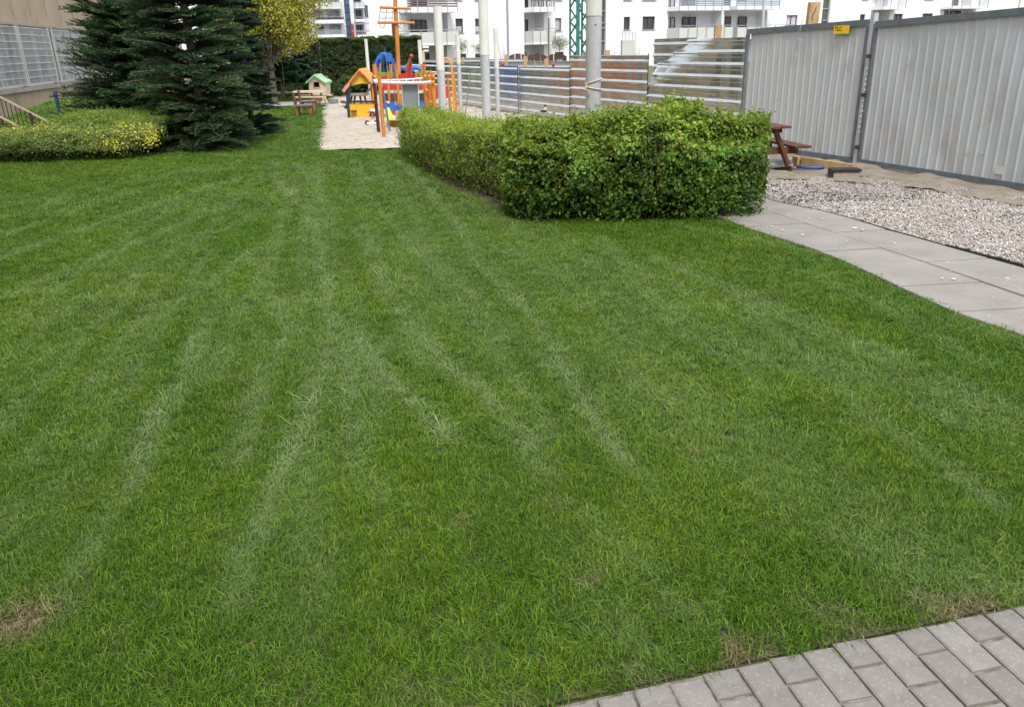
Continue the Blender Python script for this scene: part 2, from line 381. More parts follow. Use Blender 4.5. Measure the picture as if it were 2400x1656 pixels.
ys_ = list(np.linspace(2, 9.6, 24))
path = sheet('slab_path', [(fi(y) , y) for y in ys_] + [(fo(y), y) for y in reversed(ys_)], -.012, M['joint'])
def slab_piece(fa, fb, y0, y1, sk):
    g = .012; b = MB(); zt = .022 + random.uniform(-.003, .003); n = 4; pts = []
    tilt = random.uniform(-.003, .003)
    L_ = [(fa(y0 + (y1 - y0) * i / n) + g, y0 + (y1 - y0) * i / n + (g if i == 0 else -g if i == n else 0)) for i in range(n + 1)]
    R_ = [(fb(y0 + (y1 - y0) * i / n) - g, y0 + (y1 - y0) * i / n + (g if i == 0 else -g if i == n else 0) + sk) for i in range(n + 1)]
    rim = L_ + R_[::-1]; c = 0.004
    cx = sum(p[0] for p in rim) / len(rim); cy = sum(p[1] for p in rim) / len(rim)
    inn = [(p[0] + (cx - p[0]) * .012, p[1] + (cy - p[1]) * .012) for p in rim]; k = len(rim)
    z = lambda p: zt + tilt * (p[1] - cy) * 2
    vs = [(p[0], p[1], -.012) for p in rim] + [(p[0], p[1], z(p) - c) for p in rim] + [(p[0], p[1], z(p)) for p in inn]
    fs = [(2 * k + n - i, 2 * k + n - i - 1, 2 * k + n + 1 + i + 1, 2 * k + n + 1 + i) for i in range(n)]
    fs = [tuple(reversed(f)) for f in fs]
    for i in range(k):
        j = (i + 1) % k; fs += [(j, i, k + i, k + j), (k + j, k + i, 2 * k + i, 2 * k + j)]
    b.add(vs, fs); b.build('slab', M['slab'], path)
ji = [2.0, 2.9, 3.95, 4.93, 5.53, 6.6, 7.66, 8.6, 9.55]; jo = [2.0, 2.9, 3.95, 5.05, 6.17, 7.3, 8.35, 9.3]
for a, b_ in zip(ji, ji[1:]): slab_piece(fi, fm, a, b_, .06)
for a, b_ in zip(jo, jo[1:]): slab_piece(fm, fo, a, b_, .06)
# pale splashes lying on the slabs
b = MB()
for (a, c_, r) in [(400, 825, .04), (255, 790, .03), (180, 765, .04), (150, 765, .015), (450, 705, .03), (545, 708, .035), (630, 748, .015), (770, 778, .06), (835, 790, .03),
                   (655, 775, .015), (1065, 887, .03), (1445, 1020, .022), (1490, 1143, .035), (1405, 1138, .025), (1465, 1085, .015), (1880, 1140, .04), (645, 905, .012), (1130, 1185, .01),
                   (1740, 1408, .012), (720, 873, .02), (795, 845, .015), (300, 683, .03), (870, 1028, .008), (1150, 995, .008)]:
    p = G(1750 + a / 3.069, 280 + c_ / 3.069, .029)
    r *= .62; pts = [(p.x + r * random.uniform(.35, 1) * math.cos(t), p.y + r * random.uniform(.35, 1) * math.sin(t), .027) for t in np.linspace(0, 2 * math.pi, 11)[:-1]]
    b.add(pts, [tuple(range(10))])
props(b.build('paint_splash', M['plastic_white'], path), kind='stuff')

# brick paving in the near right corner: every stone its own piece
pav = sheet('brick_paving', [(-1.4, -1.4), (5.2, -1.0), (5.2, 3.0), (1.62, 2.085), (1.1, 1.955), (.67, 1.855), (.26, 1.755), (-1.4, 1.36)], -.004, M['joint'])
ax_w = Vector((.972, .236, 0)).normalized(); ax_l = Vector((.196, -.98, 0)).normalized()
def brick_mesh(k):
    b = MB(); w, l, c = .0490, .0975, .006; z0, z1, z2 = -.05, 0, .004
    q = lambda w, l, z: [Vector((x * w, y * l, z)) + Vector((random.uniform(-1, 1), random.uniform(-1, 1), 0)) * .0012 for x, y in ((-1, -1), (1, -1), (1, 1), (-1, 1))]
    r0, r1, r2 = q(w, l, z0), q(w, l, z1), q(w - c, l - c, z2)
    b.add(r0 + r1 + r2, [(0, 1, 5, 4), (1, 2, 6, 5), (2, 3, 7, 6), (3, 0, 4, 7), (4, 5, 9, 8), (5, 6, 10, 9), (6, 7, 11, 10), (7, 4, 8, 11), (8, 9, 10, 11)])
    me = bpy.data.meshes.new('brick'); me.from_pydata(b.v, [], b.f); me.materials.append(M['brick']); return me
bms = [brick_mesh(k) for k in range(6)]
ang = math.atan2(ax_l.y, ax_l.x) + math.pi / 2
e0 = Vector((.26, 1.745, 0))
for i in range(-11, 28):
    edge = e0 + ax_w * (.1068 * i) + Vector((0, .012 * math.sin(i * .22) - (0.00045 * i * i if i < 0 else 0), 0))
    first = .5 if i % 2 else 1.0; d = 0.0
    for j in range(5):
        ln = first if j == 0 else 1.0
        c = edge + ax_l * (d + ln * .104) + Vector((random.uniform(-.0015, .0015), random.uniform(-.002, .002), .003 + random.uniform(-.0022, .0022)))
        o = bpy.data.objects.new('brick', bms[random.randrange(6)]); COL.objects.link(o); o.parent = pav; o.location = c
        o.rotation_euler = (random.uniform(-.012, .012), random.uniform(-.012, .012), ang + random.uniform(-.01, .01)); o.scale = (1, ln, 1); d += ln * .208

# sandy soil and gravel in front of the gate
sheet('dirt_base', [(4.9, 2.0), (14, 2.0), (14, 16), (.8, 23), (2.2, 12.5), (1.5, 9.5), (2.3, 9.5), (2.92, 8.9), (3.3, 8.1), (3.7, 6.6), (4.1, 4.9), (4.7, 2.6)], -.006, M['dirt'])
relief('dirt', [(2.6, 10.6), (4.0, 10.3), (4.9, 9.4), (5.6, 7.6), (6.3, 5.8), (7.4, 6.2), (6.5, 9.2), (5.4, 11.9), (4.4, 13.9), (2.2, 15.5), (1.5, 12)], .012, M['dirt'], .07, .06, 9)
GRAV = [(5.3, 2.0), (7.3, 2.0), (6.9, 5.4), (6.2, 7.6), (5.5, 9.3), (4.7, 10.5), (3.6, 10.75), (2.3, 10.9), (1.9, 9.7), (2.75, 9.55), (2.95, 8.96), (3.08, 8.66), (3.3, 8.24), (3.47, 7.72), (3.56, 7.31), (3.65, 7.02), (3.77, 6.55), (3.95, 5.92), (4.16, 4.9), (4.84, 2.8)]
def rand_in(P, n):
    xs = [p[0] for p in P]; ys = [p[1] for p in P]; x = rng.uniform(min(xs), max(xs), n); y = rng.uniform(min(ys), max(ys), n)
    k = poly_in(x, y, P); return x[k], y[k]
stones = []
mst = bpy.data.materials.new('pebble'); mst.use_nodes = True; nt = mst.node_tree
ai = nt.nodes.new('ShaderNodeAttribute'); ai.attribute_name = 'tone'; ai.attribute_type = 'INSTANCER'
cr = nt.nodes.new('ShaderNodeValToRGB'); e = cr.color_ramp.elements
e[0].position = 0; e[0].color = (.10, .10, .105, 1); e[1].position = 1; e[1].color = (.80, .76, .72, 1)
for p_, c_ in ((.10, (.20, .19, .18, 1)), (.28, (.36, .325, .295, 1)), (.6, (.46, .415, .38, 1)), (.85, (.56, .52, .485, 1))):
    x = e.new(p_); x.color = c_
nt.links.new(ai.outputs['Fac'], cr.inputs[0]); nt.links.new(cr.outputs[0], nt.nodes['Principled BSDF'].inputs['Base Color'])
nt.nodes['Principled BSDF'].inputs['Roughness'].default_value = .8
for k in range(5):
    b = MB(); b.ball((0, 0, 0), 1, 6, 4, (1, .75, .5)); v = np.array(b.v) * (1 + rng.normal(0, .14, (len(b.v), 1)))
    me = bpy.data.meshes.new('pebble'); me.from_pydata([tuple(q) for q in v], [], b.f); me.materials.append(mst)
    stones.append(bpy.data.objects.new('pebble', me))
x, y = rand_in(GRAV, 230000)
dens = np.clip(1.15 - np.hypot((x - 5.2) / .8, (y - 9.7) / .8) * 0 , 0, 1)
edge_d = (y - (10.9 - (x - 2.3) * .32)); keep = rng.random(len(x)) < np.clip(.85 - np.maximum(0, edge_d + .9) * .8, .08, 1)
x, y = x[keep], y[keep]; n = len(x)
dark = np.clip((vnoise(x, y, .5, 40) - .45) * 3, 0, 1) * (y > 8.6)
scatter('gravel', np.stack([x, y, rng.uniform(-.002, .014, n)], 1), rng.uniform(0, 6.28, n), rng.uniform(.0055, .0115, n), stones,
        {'tone': np.clip(rng.random(n) * (1 - .55 * dark * rng.random(n)), 0, 1)}, tilt=rng.normal(0, .5, (n, 2)))
sheet('gravel_bed', GRAV, .0005, M['dirt_pink'])
# plastic gravel grid: hexagonal cell walls that only partly show
vs, fs = [], []
cs = .048; 
for iy in range(int(9.5 / (cs * 1.5))):
    for ix in range(int(6 / (cs * 1.732))):
        cx = 2.0 + ix * cs * 1.732 + (iy % 2) * cs * .866; cy = 2.2 + iy * cs * 1.5
        pb = .04 + .3 * (vnoise(cx, cy, .7, 51) > .62) + .55 * (vnoise(cx, cy, .9, 52) > .6) * (8.8 < cy < 10.4)
        for k in range(3):
            if random.random() > pb: continue
            a0, a1 = math.pi / 6 + k * math.pi / 3, math.pi / 6 + (k + 1) * math.pi / 3
            p, q = (cx + cs * math.cos(a0), cy + cs * math.sin(a0)), (cx + cs * math.cos(a1), cy + cs * math.sin(a1))
            z = random.uniform(.010, .018); i = len(vs)
            nx, ny = (q[1] - p[1]) / cs * .0018, -(q[0] - p[0]) / cs * .0018
            vs += [(p[0] - nx, p[1] - ny, 0), (q[0] - nx, q[1] - ny, 0), (q[0] + nx, q[1] + ny, 0), (p[0] + nx, p[1] + ny, 0),
                   (p[0] - nx, p[1] - ny, z), (q[0] - nx, q[1] - ny, z), (q[0] + nx, q[1] + ny, z), (p[0] + nx, p[1] + ny, z)]
            fs += [(0 + i, 1 + i, 5 + i, 4 + i), (2 + i, 3 + i, 7 + i, 6 + i), (4 + i, 5 + i, 6 + i, 7 + i)]
vs = np.array(vs); fs = np.array(fs); cc = vs[fs].mean(1); fs = fs[poly_in(cc[:, 0], cc[:, 1], GRAV)]
props(npmesh('gravel_grid', vs, fs, M['plastic_black']), kind='stuff')
# black plastic edging with loops along the outer slab edge
b = MB(); L_ = [(fo(y) + .012, y) for y in np.linspace(2.2, 8.95, 90)]
for i in range(len(L_) - 1):
    p, q = L_[i], L_[i + 1]; h = .045 if p[1] < 6.6 else .028
    b.beam((p[0], p[1], .012), (q[0], q[1], .012), .006, h)
    b.beam((p[0] + .012, p[1], .006), (q[0] + .012, q[1], .006), .02, .006)
    if p[1] < 6.55:
        for u in (.25, .75):
            cx, cy = p[0] + (q[0] - p[0]) * u, p[1] + (q[1] - p[1]) * u
            b.cyl((cx + .02 + random.uniform(-.01, .02), cy, -.01), (cx + .02, cy, .03 + random.uniform(0, .015)), .017, n=6)
ed = b.build('edging_strip', M['plastic_black'])
props(ed, 'black plastic edging with short tubes between the slab path and the gravel', 'edging')

# ------------------------------------------------------------------ lawn blades
mg = bpy.data.materials.new('grass_blade'); mg.use_nodes = True; nt = mg.node_tree; Ln = nt.links
def att(n_, t='INSTANCER'):
    a = nt.nodes.new('ShaderNodeAttribute'); a.attribute_name = n_; a.attribute_type = t; return a.outputs['Fac']
def ramp(src, stops):
    r = nt.nodes.new('ShaderNodeValToRGB'); e = r.color_ramp.elements
    e[0].position, e[0].color = stops[0][0], (*stops[0][1], 1); e[1].position, e[1].color = stops[-1][0], (*stops[-1][1], 1)
    for p_, c_ in stops[1:-1]: x = e.new(p_); x.color = (*c_, 1)
    Ln.new(src, r.inputs[0]); return r.outputs[0]
def mixc(f_, a_, b_, mode='MIX'):
    x = nt.nodes.new('ShaderNodeMixRGB'); x.blend_type = mode
    for s_, v_ in zip(x.inputs, (f_, a_, b_)):
        if isinstance(v_, (int, float)): s_.default_value = v_
        elif isinstance(v_, tuple): s_.default_value = (*v_, 1)
        else: Ln.new(v_, s_)
    return x.outputs[0]
blade = ramp(att('rnd', 'GEOMETRY'), [(0, (.030, .082, .006)), (.35, (.068, .165, .009)), (.7, (.118, .245, .014)), (.90, (.175, .30, .03)), (.985, (.21, .28, .045)), (.992, (.30, .28, .12)), (1, (.42, .36, .22))])
toned = mixc(att('tone'), blade, mixc(1.0, blade, (1.40, 1.22, 1.2), 'MULTIPLY'))
stk = mixc(att('streak'), toned, mixc(.62, toned, (.34, .44, .21)))  # sheen of the bent blades painted in as a paler green
drycol = ramp(att('rnd', 'GEOMETRY'), [(0, (.14, .11, .05)), (.5, (.30, .23, .12)), (1, (.45, .37, .24))])
fin = mixc(att('dry'), stk, drycol)
pb = nt.nodes['Principled BSDF']; pb.inputs['Roughness'].default_value = .5; pb.inputs['Specular IOR Level'].default_value = .28
tr = nt.nodes.new('ShaderNodeBsdfTranslucent'); ms = nt.nodes.new('ShaderNodeMixShader'); ms.inputs[0].default_value = .3
Ln.new(fin, pb.inputs['Base Color']); Ln.new(fin, tr.inputs[0]); Ln.new(pb.outputs[0], ms.inputs[1]); Ln.new(tr.outputs[0], ms.inputs[2])
Ln.new(ms.outputs[0], nt.nodes['Material Output'].inputs[0])
def tuft(k, nb, R, wide, tall, lean):
    V_, F3, rn = [], [], []
    for i in range(nb):
        r = R * math.sqrt(random.random()); t = random.uniform(0, 6.283); p = Vector((r * math.cos(t), r * math.sin(t), -.002))
        az = random.uniform(0, 6.283); h = tall * random.uniform(.55, 1.15); ln = abs(random.gauss(0, lean)); w = wide * random.uniform(.6, 1.25)
        d = Vector((math.cos(az), math.sin(az), 0)); s_ = Vector((-d.y, d.x, 0)) * w / 2
        s_.rotate(Matrix.Rotation(random.uniform(-.9, .9), 3, 'Z'))
        m1 = p + Vector((0, 0, h * .5)) + d * (ln * h * .3); m2 = p + Vector((0, 0, h * max(.35, 1 - ln * .35))) + d * (ln * h * .95)
        j = len(V_); V_ += [p - s_, p + s_, m1 + s_ * .9, m1 - s_ * .9, m2]
        F3 += [(j, j + 1, j + 2), (j, j + 2, j + 3), (j + 3, j + 2, j + 4)]; rn += [random.random()] * 3
    me = bpy.data.meshes.new('tuft'); me.from_pydata([tuple(v) for v in V_], [], F3); me.materials.append(mg)
    a = me.attributes.new('rnd', 'FLOAT', 'FACE'); a.data.foreach_set('value', rn)
    return bpy.data.objects.new('tuft', me)
TUFTS = [tuft(k, 38, .038, .0030, .041, .95) for k in range(7)]
# mowing and tyre streaks, measured on the photograph and laid out on the ground
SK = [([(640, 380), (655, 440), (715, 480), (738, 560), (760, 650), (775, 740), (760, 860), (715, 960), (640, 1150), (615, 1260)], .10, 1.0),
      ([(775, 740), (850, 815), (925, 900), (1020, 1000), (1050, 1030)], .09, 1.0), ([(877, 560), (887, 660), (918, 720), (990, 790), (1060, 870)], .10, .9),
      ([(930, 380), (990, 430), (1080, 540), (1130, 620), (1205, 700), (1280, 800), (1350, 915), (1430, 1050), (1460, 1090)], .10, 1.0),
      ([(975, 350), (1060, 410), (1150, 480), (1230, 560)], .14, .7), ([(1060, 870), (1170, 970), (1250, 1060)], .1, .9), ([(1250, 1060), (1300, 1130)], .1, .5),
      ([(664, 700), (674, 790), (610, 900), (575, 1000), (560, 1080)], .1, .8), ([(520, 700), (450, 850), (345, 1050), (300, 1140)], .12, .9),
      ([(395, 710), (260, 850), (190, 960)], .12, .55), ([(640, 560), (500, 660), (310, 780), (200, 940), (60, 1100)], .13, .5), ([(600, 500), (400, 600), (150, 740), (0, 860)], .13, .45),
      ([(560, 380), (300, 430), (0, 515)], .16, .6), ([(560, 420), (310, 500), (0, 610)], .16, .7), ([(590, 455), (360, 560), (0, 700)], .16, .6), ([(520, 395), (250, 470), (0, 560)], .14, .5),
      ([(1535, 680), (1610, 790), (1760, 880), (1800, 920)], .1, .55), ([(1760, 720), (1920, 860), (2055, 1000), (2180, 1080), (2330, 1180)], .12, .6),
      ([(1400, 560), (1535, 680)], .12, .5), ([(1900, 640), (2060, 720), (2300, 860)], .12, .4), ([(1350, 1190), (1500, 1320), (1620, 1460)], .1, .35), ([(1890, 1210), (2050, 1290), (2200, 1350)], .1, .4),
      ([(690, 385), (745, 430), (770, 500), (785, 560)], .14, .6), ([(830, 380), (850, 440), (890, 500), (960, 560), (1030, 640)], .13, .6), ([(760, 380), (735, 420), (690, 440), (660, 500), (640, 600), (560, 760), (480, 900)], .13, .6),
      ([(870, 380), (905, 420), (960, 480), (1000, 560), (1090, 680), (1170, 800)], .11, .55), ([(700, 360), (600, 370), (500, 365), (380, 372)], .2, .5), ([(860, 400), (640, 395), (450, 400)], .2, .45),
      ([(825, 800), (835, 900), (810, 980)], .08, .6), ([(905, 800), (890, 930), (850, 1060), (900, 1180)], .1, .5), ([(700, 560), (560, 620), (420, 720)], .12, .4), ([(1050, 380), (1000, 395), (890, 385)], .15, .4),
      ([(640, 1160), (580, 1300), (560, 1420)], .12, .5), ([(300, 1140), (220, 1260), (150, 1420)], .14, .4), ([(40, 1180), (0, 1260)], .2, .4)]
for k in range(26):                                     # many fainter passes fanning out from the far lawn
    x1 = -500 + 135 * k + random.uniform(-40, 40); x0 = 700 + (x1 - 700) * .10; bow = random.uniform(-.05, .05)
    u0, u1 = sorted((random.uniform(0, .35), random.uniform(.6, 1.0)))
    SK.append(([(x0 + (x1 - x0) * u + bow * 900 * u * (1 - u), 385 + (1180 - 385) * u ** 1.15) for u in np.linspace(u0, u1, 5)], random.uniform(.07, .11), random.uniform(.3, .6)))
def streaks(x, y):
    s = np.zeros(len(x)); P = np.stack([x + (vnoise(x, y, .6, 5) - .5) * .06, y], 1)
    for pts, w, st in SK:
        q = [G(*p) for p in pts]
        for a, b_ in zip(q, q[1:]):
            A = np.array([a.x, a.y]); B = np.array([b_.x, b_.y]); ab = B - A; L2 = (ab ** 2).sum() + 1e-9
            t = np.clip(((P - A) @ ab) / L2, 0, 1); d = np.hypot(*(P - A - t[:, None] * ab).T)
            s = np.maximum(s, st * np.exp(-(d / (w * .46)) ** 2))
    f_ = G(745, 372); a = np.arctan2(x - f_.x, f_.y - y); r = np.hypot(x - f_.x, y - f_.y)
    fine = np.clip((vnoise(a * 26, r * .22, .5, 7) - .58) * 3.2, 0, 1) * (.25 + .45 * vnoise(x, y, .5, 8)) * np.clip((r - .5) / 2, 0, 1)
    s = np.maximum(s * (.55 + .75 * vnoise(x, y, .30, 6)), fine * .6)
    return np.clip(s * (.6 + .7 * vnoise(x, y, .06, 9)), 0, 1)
def lawn_points():
    X, Y, SX, SZ = [], [], [], []
    for (y0, y1, sp, sx, sz) in [(.9, 3.2, .033, 1.0, 1.0), (3.2, 5.2, .042, 1.3, 1.0), (5.2, 9, .052, 1.5, .95), (9, 15.3, .075, 2.0, .9), (15.3, 28.5, .115, 3.0, .85), (28.5, 37, .2, 4.5, .85)]:
        w0 = lambda y: np.minimum(.78 * y + .9, 16)
        gx, gy = np.meshgrid(np.arange(-17, 6, sp), np.arange(y0, y1, sp)); gx = gx.ravel(); gy = gy.ravel()
        k = np.abs(gx) < w0(gy); gx, gy = gx[k], gy[k]; n = len(gx)
        gx = gx + rng.uniform(-.6, .6, n) * sp; gy = gy + rng.uniform(-.6, .6, n) * sp
        k = poly_in(gx, gy, LAWN) | poly_in(gx, gy, LAWN2); gx, gy = gx[k], gy[k]; n = len(gx)
        X.append(gx); Y.append(gy); SX.append(np.full(n, sx) * rng.uniform(.85, 1.2, n)); SZ.append(sz * rng.uniform(.75, 1.15, n))
    return map(np.concatenate, (X, Y, SX, SZ))
x, y, sx, sz = lawn_points(); n = len(x)
edge_near = y - (1.71 + .236 * x)                       # distance from the brick edge
dry = np.clip(1 - edge_near / .11, 0, 1) * .4 * (vnoise(x, y, .10, 21) > .55)
dry = np.maximum(dry, np.clip(1 - edge_near / .22, 0, 1) * (vnoise(x, y, .16, 22) > .78) * .8)
c = G(55, 1460); dry = np.maximum(dry, np.exp(-(((x - c.x) / .09) ** 2 + ((y - c.y) / .10) ** 2)) * 1.1)
c = G(275, 1510); dry = np.maximum(dry, np.exp(-(((x - c.x) / .02) ** 2 + ((y - c.y) / .02) ** 2)) * .9)
c = G(1085, 1230); dry = np.maximum(dry, np.exp(-(((x - c.x) / .04) ** 2 + ((y - c.y) / .04) ** 2)) * .6)
lawn_edge_x = np.interp(y, [8.02, 8.2, 8.6, 9.3, 10.4, 12.0, 13.9], [.42, .22, -.02, -.32, -.75, -1.2, -1.75])   # where the mown lawn stops at the hedge
strip = np.where(y < 8.7, np.minimum((y - 8.17) * 8, (x + .05) * 8), 9) ; strip = np.maximum(np.clip(strip, 0, 1) * (y < 8.7) * (x < 2.2), np.clip((x - lawn_edge_x) * 8, 0, 1) * (y >= 8.2) * (y < 13.9) * (x < 2.2))
dry = np.maximum(dry, strip * (.35 + .65 * (vnoise(x, y, .12, 23) > .42)))
thin_out = (strip < .5) | (rng.random(n) < .42)
dry = np.maximum(dry, .55 * (vnoise(x, y, .13, 24) > .95) * (vnoise(x, y, .6, 25) > .5))
tone = np.clip((vnoise(x, y, .42, 30) - .45) * 1.5 + (vnoise(x, y, 1.5, 31) - .5) * .9 + (vnoise(x, y, .08, 32) - .5) * .9, 0, 1)
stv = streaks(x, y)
hz = sz * (.58 + .42 * vnoise(x, y, .16, 33) + .35 * vnoise(x, y, .06, 34)) * (1 - .35 * np.clip(dry, 0, 1)) * (1 - .2 * stv)
tl = rng.normal(0, .16, (n, 2)); tl[:, 0] -= .35 * stv
k = thin_out
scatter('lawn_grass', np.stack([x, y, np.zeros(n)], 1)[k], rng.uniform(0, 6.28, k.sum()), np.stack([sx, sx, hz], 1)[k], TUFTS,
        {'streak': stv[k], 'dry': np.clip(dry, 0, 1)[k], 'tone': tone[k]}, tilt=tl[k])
print('tufts', n)

# ------------------------------------------------------------------ corrugated sheet fence and the sheet gate
PA, PB, PC = (4.98, 11.6), (0.35, 22.26), (-3.75, 32.2)
def along(a, b, s):
    d = Vector((b[0] - a[0], b[1] - a[1], 0)); L = d.length; d /= L; return Vector((a[0], a[1], 0)) + d * s
def plane_axes(a, b):
    d = Vector((b[0] - a[0], b[1] - a[1], 0)).normalized(); n = Vector((d.y, -d.x, 0))
    if n.dot(Vector((0, 0, 0)) - Vector((a[0], a[1], 0))) < 0: n = -n
    return d, n
RIB = [(0, 0), (.060, 0), (.066, .005), (.074, .005), (.080, 0), (.124, 0), (.138, .032), (.152, .032), (.194, 0), (.20, 0)]
def rib_sheet(name, pa, pb, s0, s1, z0, z1, parent, m, lean=None, zphase=0.0, ncol=14, off=0.0, flip=1):
    d, n = plane_axes(pa, pb); rows = []
    z = z0 - zphase; 
    while z < z1:
        for zz, dd in RIB[:-1]:
            if z0 <= z + zz <= z1: rows.append((z + zz, dd))
        z += .20
    rows.append((z1, rows[-1][1]))
    V_, F_ = [], []
    for zi, (zz, dd) in enumerate(rows):
        for i in range(ncol + 1):
            s = s0 + (s1 - s0) * i / ncol
            w = .004 * math.sin(s * 5.1 + zz * 2) + .003 * math.sin(s * 13 + zz)
            ex = lean(s, zz) if lean else 0.0; top = 0
            p = Vector((pa[0], pa[1], zz)) + d * s + n * (dd * flip + w + off + ex)
            V_.append(p)
    k = ncol + 1
    for r in range(len(rows) - 1):
        for i in range(ncol): F_.append((r * k + i, r * k + i + 1, (r + 1) * k + i + 1, (r + 1) * k + i))
    b = MB(); b.add(V_, F_); return b.build(name, m, parent)
def S(px, py, pa, pb):
    v = V(px, py, pa, pb); d, n = plane_axes(pa, pb); return (v - Vector((pa[0], pa[1], 0))).dot(d), v.z
sA, zA = S(1755, 78, PA, PB); sB, zB = S(1521, 131, PA, PB); sC, zC = S(1336, 131, PA, PB); Lab = math.hypot(PB[0] - PA[0], PB[1] - PA[1])
print('fence', sA, zA, sB, zB, sC, zC, Lab)
fence = thing('sheet_metal_fence', (PA[0], PA[1], 0), 'bright galvanised fence of sheets with horizontal ribs running back from the gate', 'fence')
def crumple(s, z):       # the top far corner of the near sheet is bent backwards
    u = max(0.0, min(1.0, (s - sA) / (sB - sA))); t = max(0.0, (z - (1.62 - .75 * u))); return -t * (.30 * u) - .5 * t * t * u
rib_sheet('sheet', PA, PB, sA, sB, .02, zA - .06, fence, M['mirror'], crumple, .06, 22)
rib_sheet('sheet', PA, PB, sB + .015, sC, .02, zB, fence, M['mirror'], None, .02, 16, -.012)
zc1 = S(1334, 160, PA, PB)[1]; rib_sheet('sheet', PA, PB, sC + .01, Lab - .01, .02, zc1, fence, M['mirror'], None, .05, 16, -.02)
s2 = S(1077, 150, PB, PC); s3 = S(1000, 147, PB, PC); s0_ = S(1210, 156, PB, PC)
rib_sheet('sheet', PB, PC, .01, s2[0], .02, (s0_[1] + s2[1]) / 2, fence, M['mirror'], None, .05, 14, -.02)
rib_sheet('sheet', PB, PC, s2[0] + .01, s3[0] + 2.5, .02, s2[1] + .02, fence, M['mirror'], None, .05, 14, -.03)
d_, n_ = plane_axes(PA, PB)
for s in (sB + .004, sC, Lab):
    b = MB(); p = Vector((PA[0], PA[1], 0)) + d_ * s; b.cyl(p + n_ * .01, p + n_ * .01 + Vector((0, 0, 1.5 if s < sC - .1 else 1.22)), .008, n=6); b.build('joint_rod', M['plastic_black'], fence)
for s in np.arange(sA + .3, Lab, 1.9):
    b = MB(); p = Vector((PA[0], PA[1], 0)) + d_ * s - n_ * .09; b.box(p + Vector((0, 0, .5)), (.07, .07, 1.0)); b.build('post', M['wood_raw'], fence)
b = MB(); p0 = Vector((PA[0], PA[1], zA - .06)) + d_ * sA; b.beam(Vector((PA[0], PA[1], zB + .005)) + d_ * sB, Vector((PA[0], PA[1], zB + .005)) + d_ * sC, .03, .02); b.build('cap_rail', M['galv'], fence)
s4 = S(1586, 100, PA, PB); s5 = S(1518, 92, PA, PB)
back = thing('loose_sheet', tuple(along(PA, PB, s4[0])), 'short dark green grey sheet standing just behind the bent top corner of the fence', 'metal sheet')
rib_sheet('sheet', PA, PB, s4[0] - .3, s5[0] + .1, 1.0, s5[1], back, M['mirror'], None, .1, 8, -.22)

# second fence of pale sheets on the building site behind
QA, QB = D(1060, 150, 38), D(1345, 150, 31)
f2 = thing('sheet_metal_fence', (QA.x, QA.y, 0), 'low pale blue white ribbed sheet fence on the building site behind the first one', 'fence')
q0, q1 = S(1062, 134, (QA.x, QA.y), (QB.x, QB.y)), S(1340, 142, (QA.x, QA.y), (QB.x, QB.y))
for k in range(3):
    a = q0[0] + (q1[0] - q0[0]) * k / 3; rib_sheet('sheet', (QA.x, QA.y), (QB.x, QB.y), a, a + (q1[0] - q0[0]) / 3 - .01, 0, q0[1] + (q1[1] - q0[1]) * k / 2.2 - .03, f2, M['galv'], None, .03, 5)

# gate leaves: painted sheet with upright ribs in a steel frame
def leaf_gate(name, pa, pb, s0, s1, zt0, zt1, zb0, zb1, label, off=0.0):
    d, n = plane_axes(pa, pb); base = Vector((pa[0], pa[1], 0))
    t = thing(name, tuple(base + d * s0), label, 'gate', 'grey ribbed gate leaves')
    top = lambda s: zt0 + (zt1 - zt0) * (s - s0) / (s1 - s0); bot = lambda s: zb0 + (zb1 - zb0) * (s - s0) / (s1 - s0)
    pr = []; s = min(s0, s1) + .03; e = max(s0, s1) - .03
    while s < e:
        for ds, dd in ((0, 0), (.016, .009), (.030, .009), (.050, 0), (.090, 0), (.093, .001), (.096, 0)): 
            if s + ds < e: pr.append((s + ds, dd))
        s += .137
    V_ = []; nz = 12
    for (s, dd) in pr:
        for k in range(nz + 1):
            z = bot(s) + .03 + (top(s) - bot(s) - .06) * k / nz
            w = .006 * math.sin(s * 3.1 + z * 1.7) + .004 * math.sin(s * 7 + z * 4.3)
            V_.append(base + d * s + n * (dd + off + w) + Vector((0, 0, z)))
    F_ = [(i * (nz + 1) + k, (i + 1) * (nz + 1) + k, (i + 1) * (nz + 1) + k + 1, i * (nz + 1) + k + 1) for i in range(len(pr) - 1) for k in range(nz)]
    MB().add(V_, F_).build('ribbed_sheet', M['gate'], t)
    P = lambda s, z, o=0: base + d * s + n * (off + .012 + o) + Vector((0, 0, z))
    MB().beam(P(s0, top(s0) - .03), P(s1, top(s1) - .03), .055, .075).build('top_rail', M['gate_frame'], t)
    MB().beam(P(s0, bot(s0) + .03), P(s1, bot(s1) + .03), .05, .065).build('bottom_rail', M['gate_frame'], t)
    for s in (s0, s1): MB().beam(P(s, bot(s) + .065), P(s, top(s) - .07), .045, .05, up=tuple(n)).build('stile', M['gate_frame'], t)
    return t
GR = (5.91, 9.15)
a0 = S(2040, 47, PA, PB); a1 = S(1757, 76, PA, PB); ab0 = S(2000, 384, PA, PB); ab1 = S(1868, 366, PA, PB)
lb = lambda s: ab0[1] + (ab1[1] - ab0[1]) * (s - ab0[0]) / (ab1[0] - ab0[0])
print('gate', a0, a1, ab0, ab1)
sG0, sG1 = .07, a1[0] + .02
gate_left = leaf_gate('gate_leaf', PA, PB, sG0, sG1, a0[1], a1[1] + .04, max(.03, lb(sG0)), max(.03, lb(sG1)), 'shorter grey ribbed gate leaf with the small yellow sign, left of the gate post')
def ext(a, b, k): return (a[0] + (b[0] - a[0]) * k, a[1] + (b[1] - a[1]) * k)
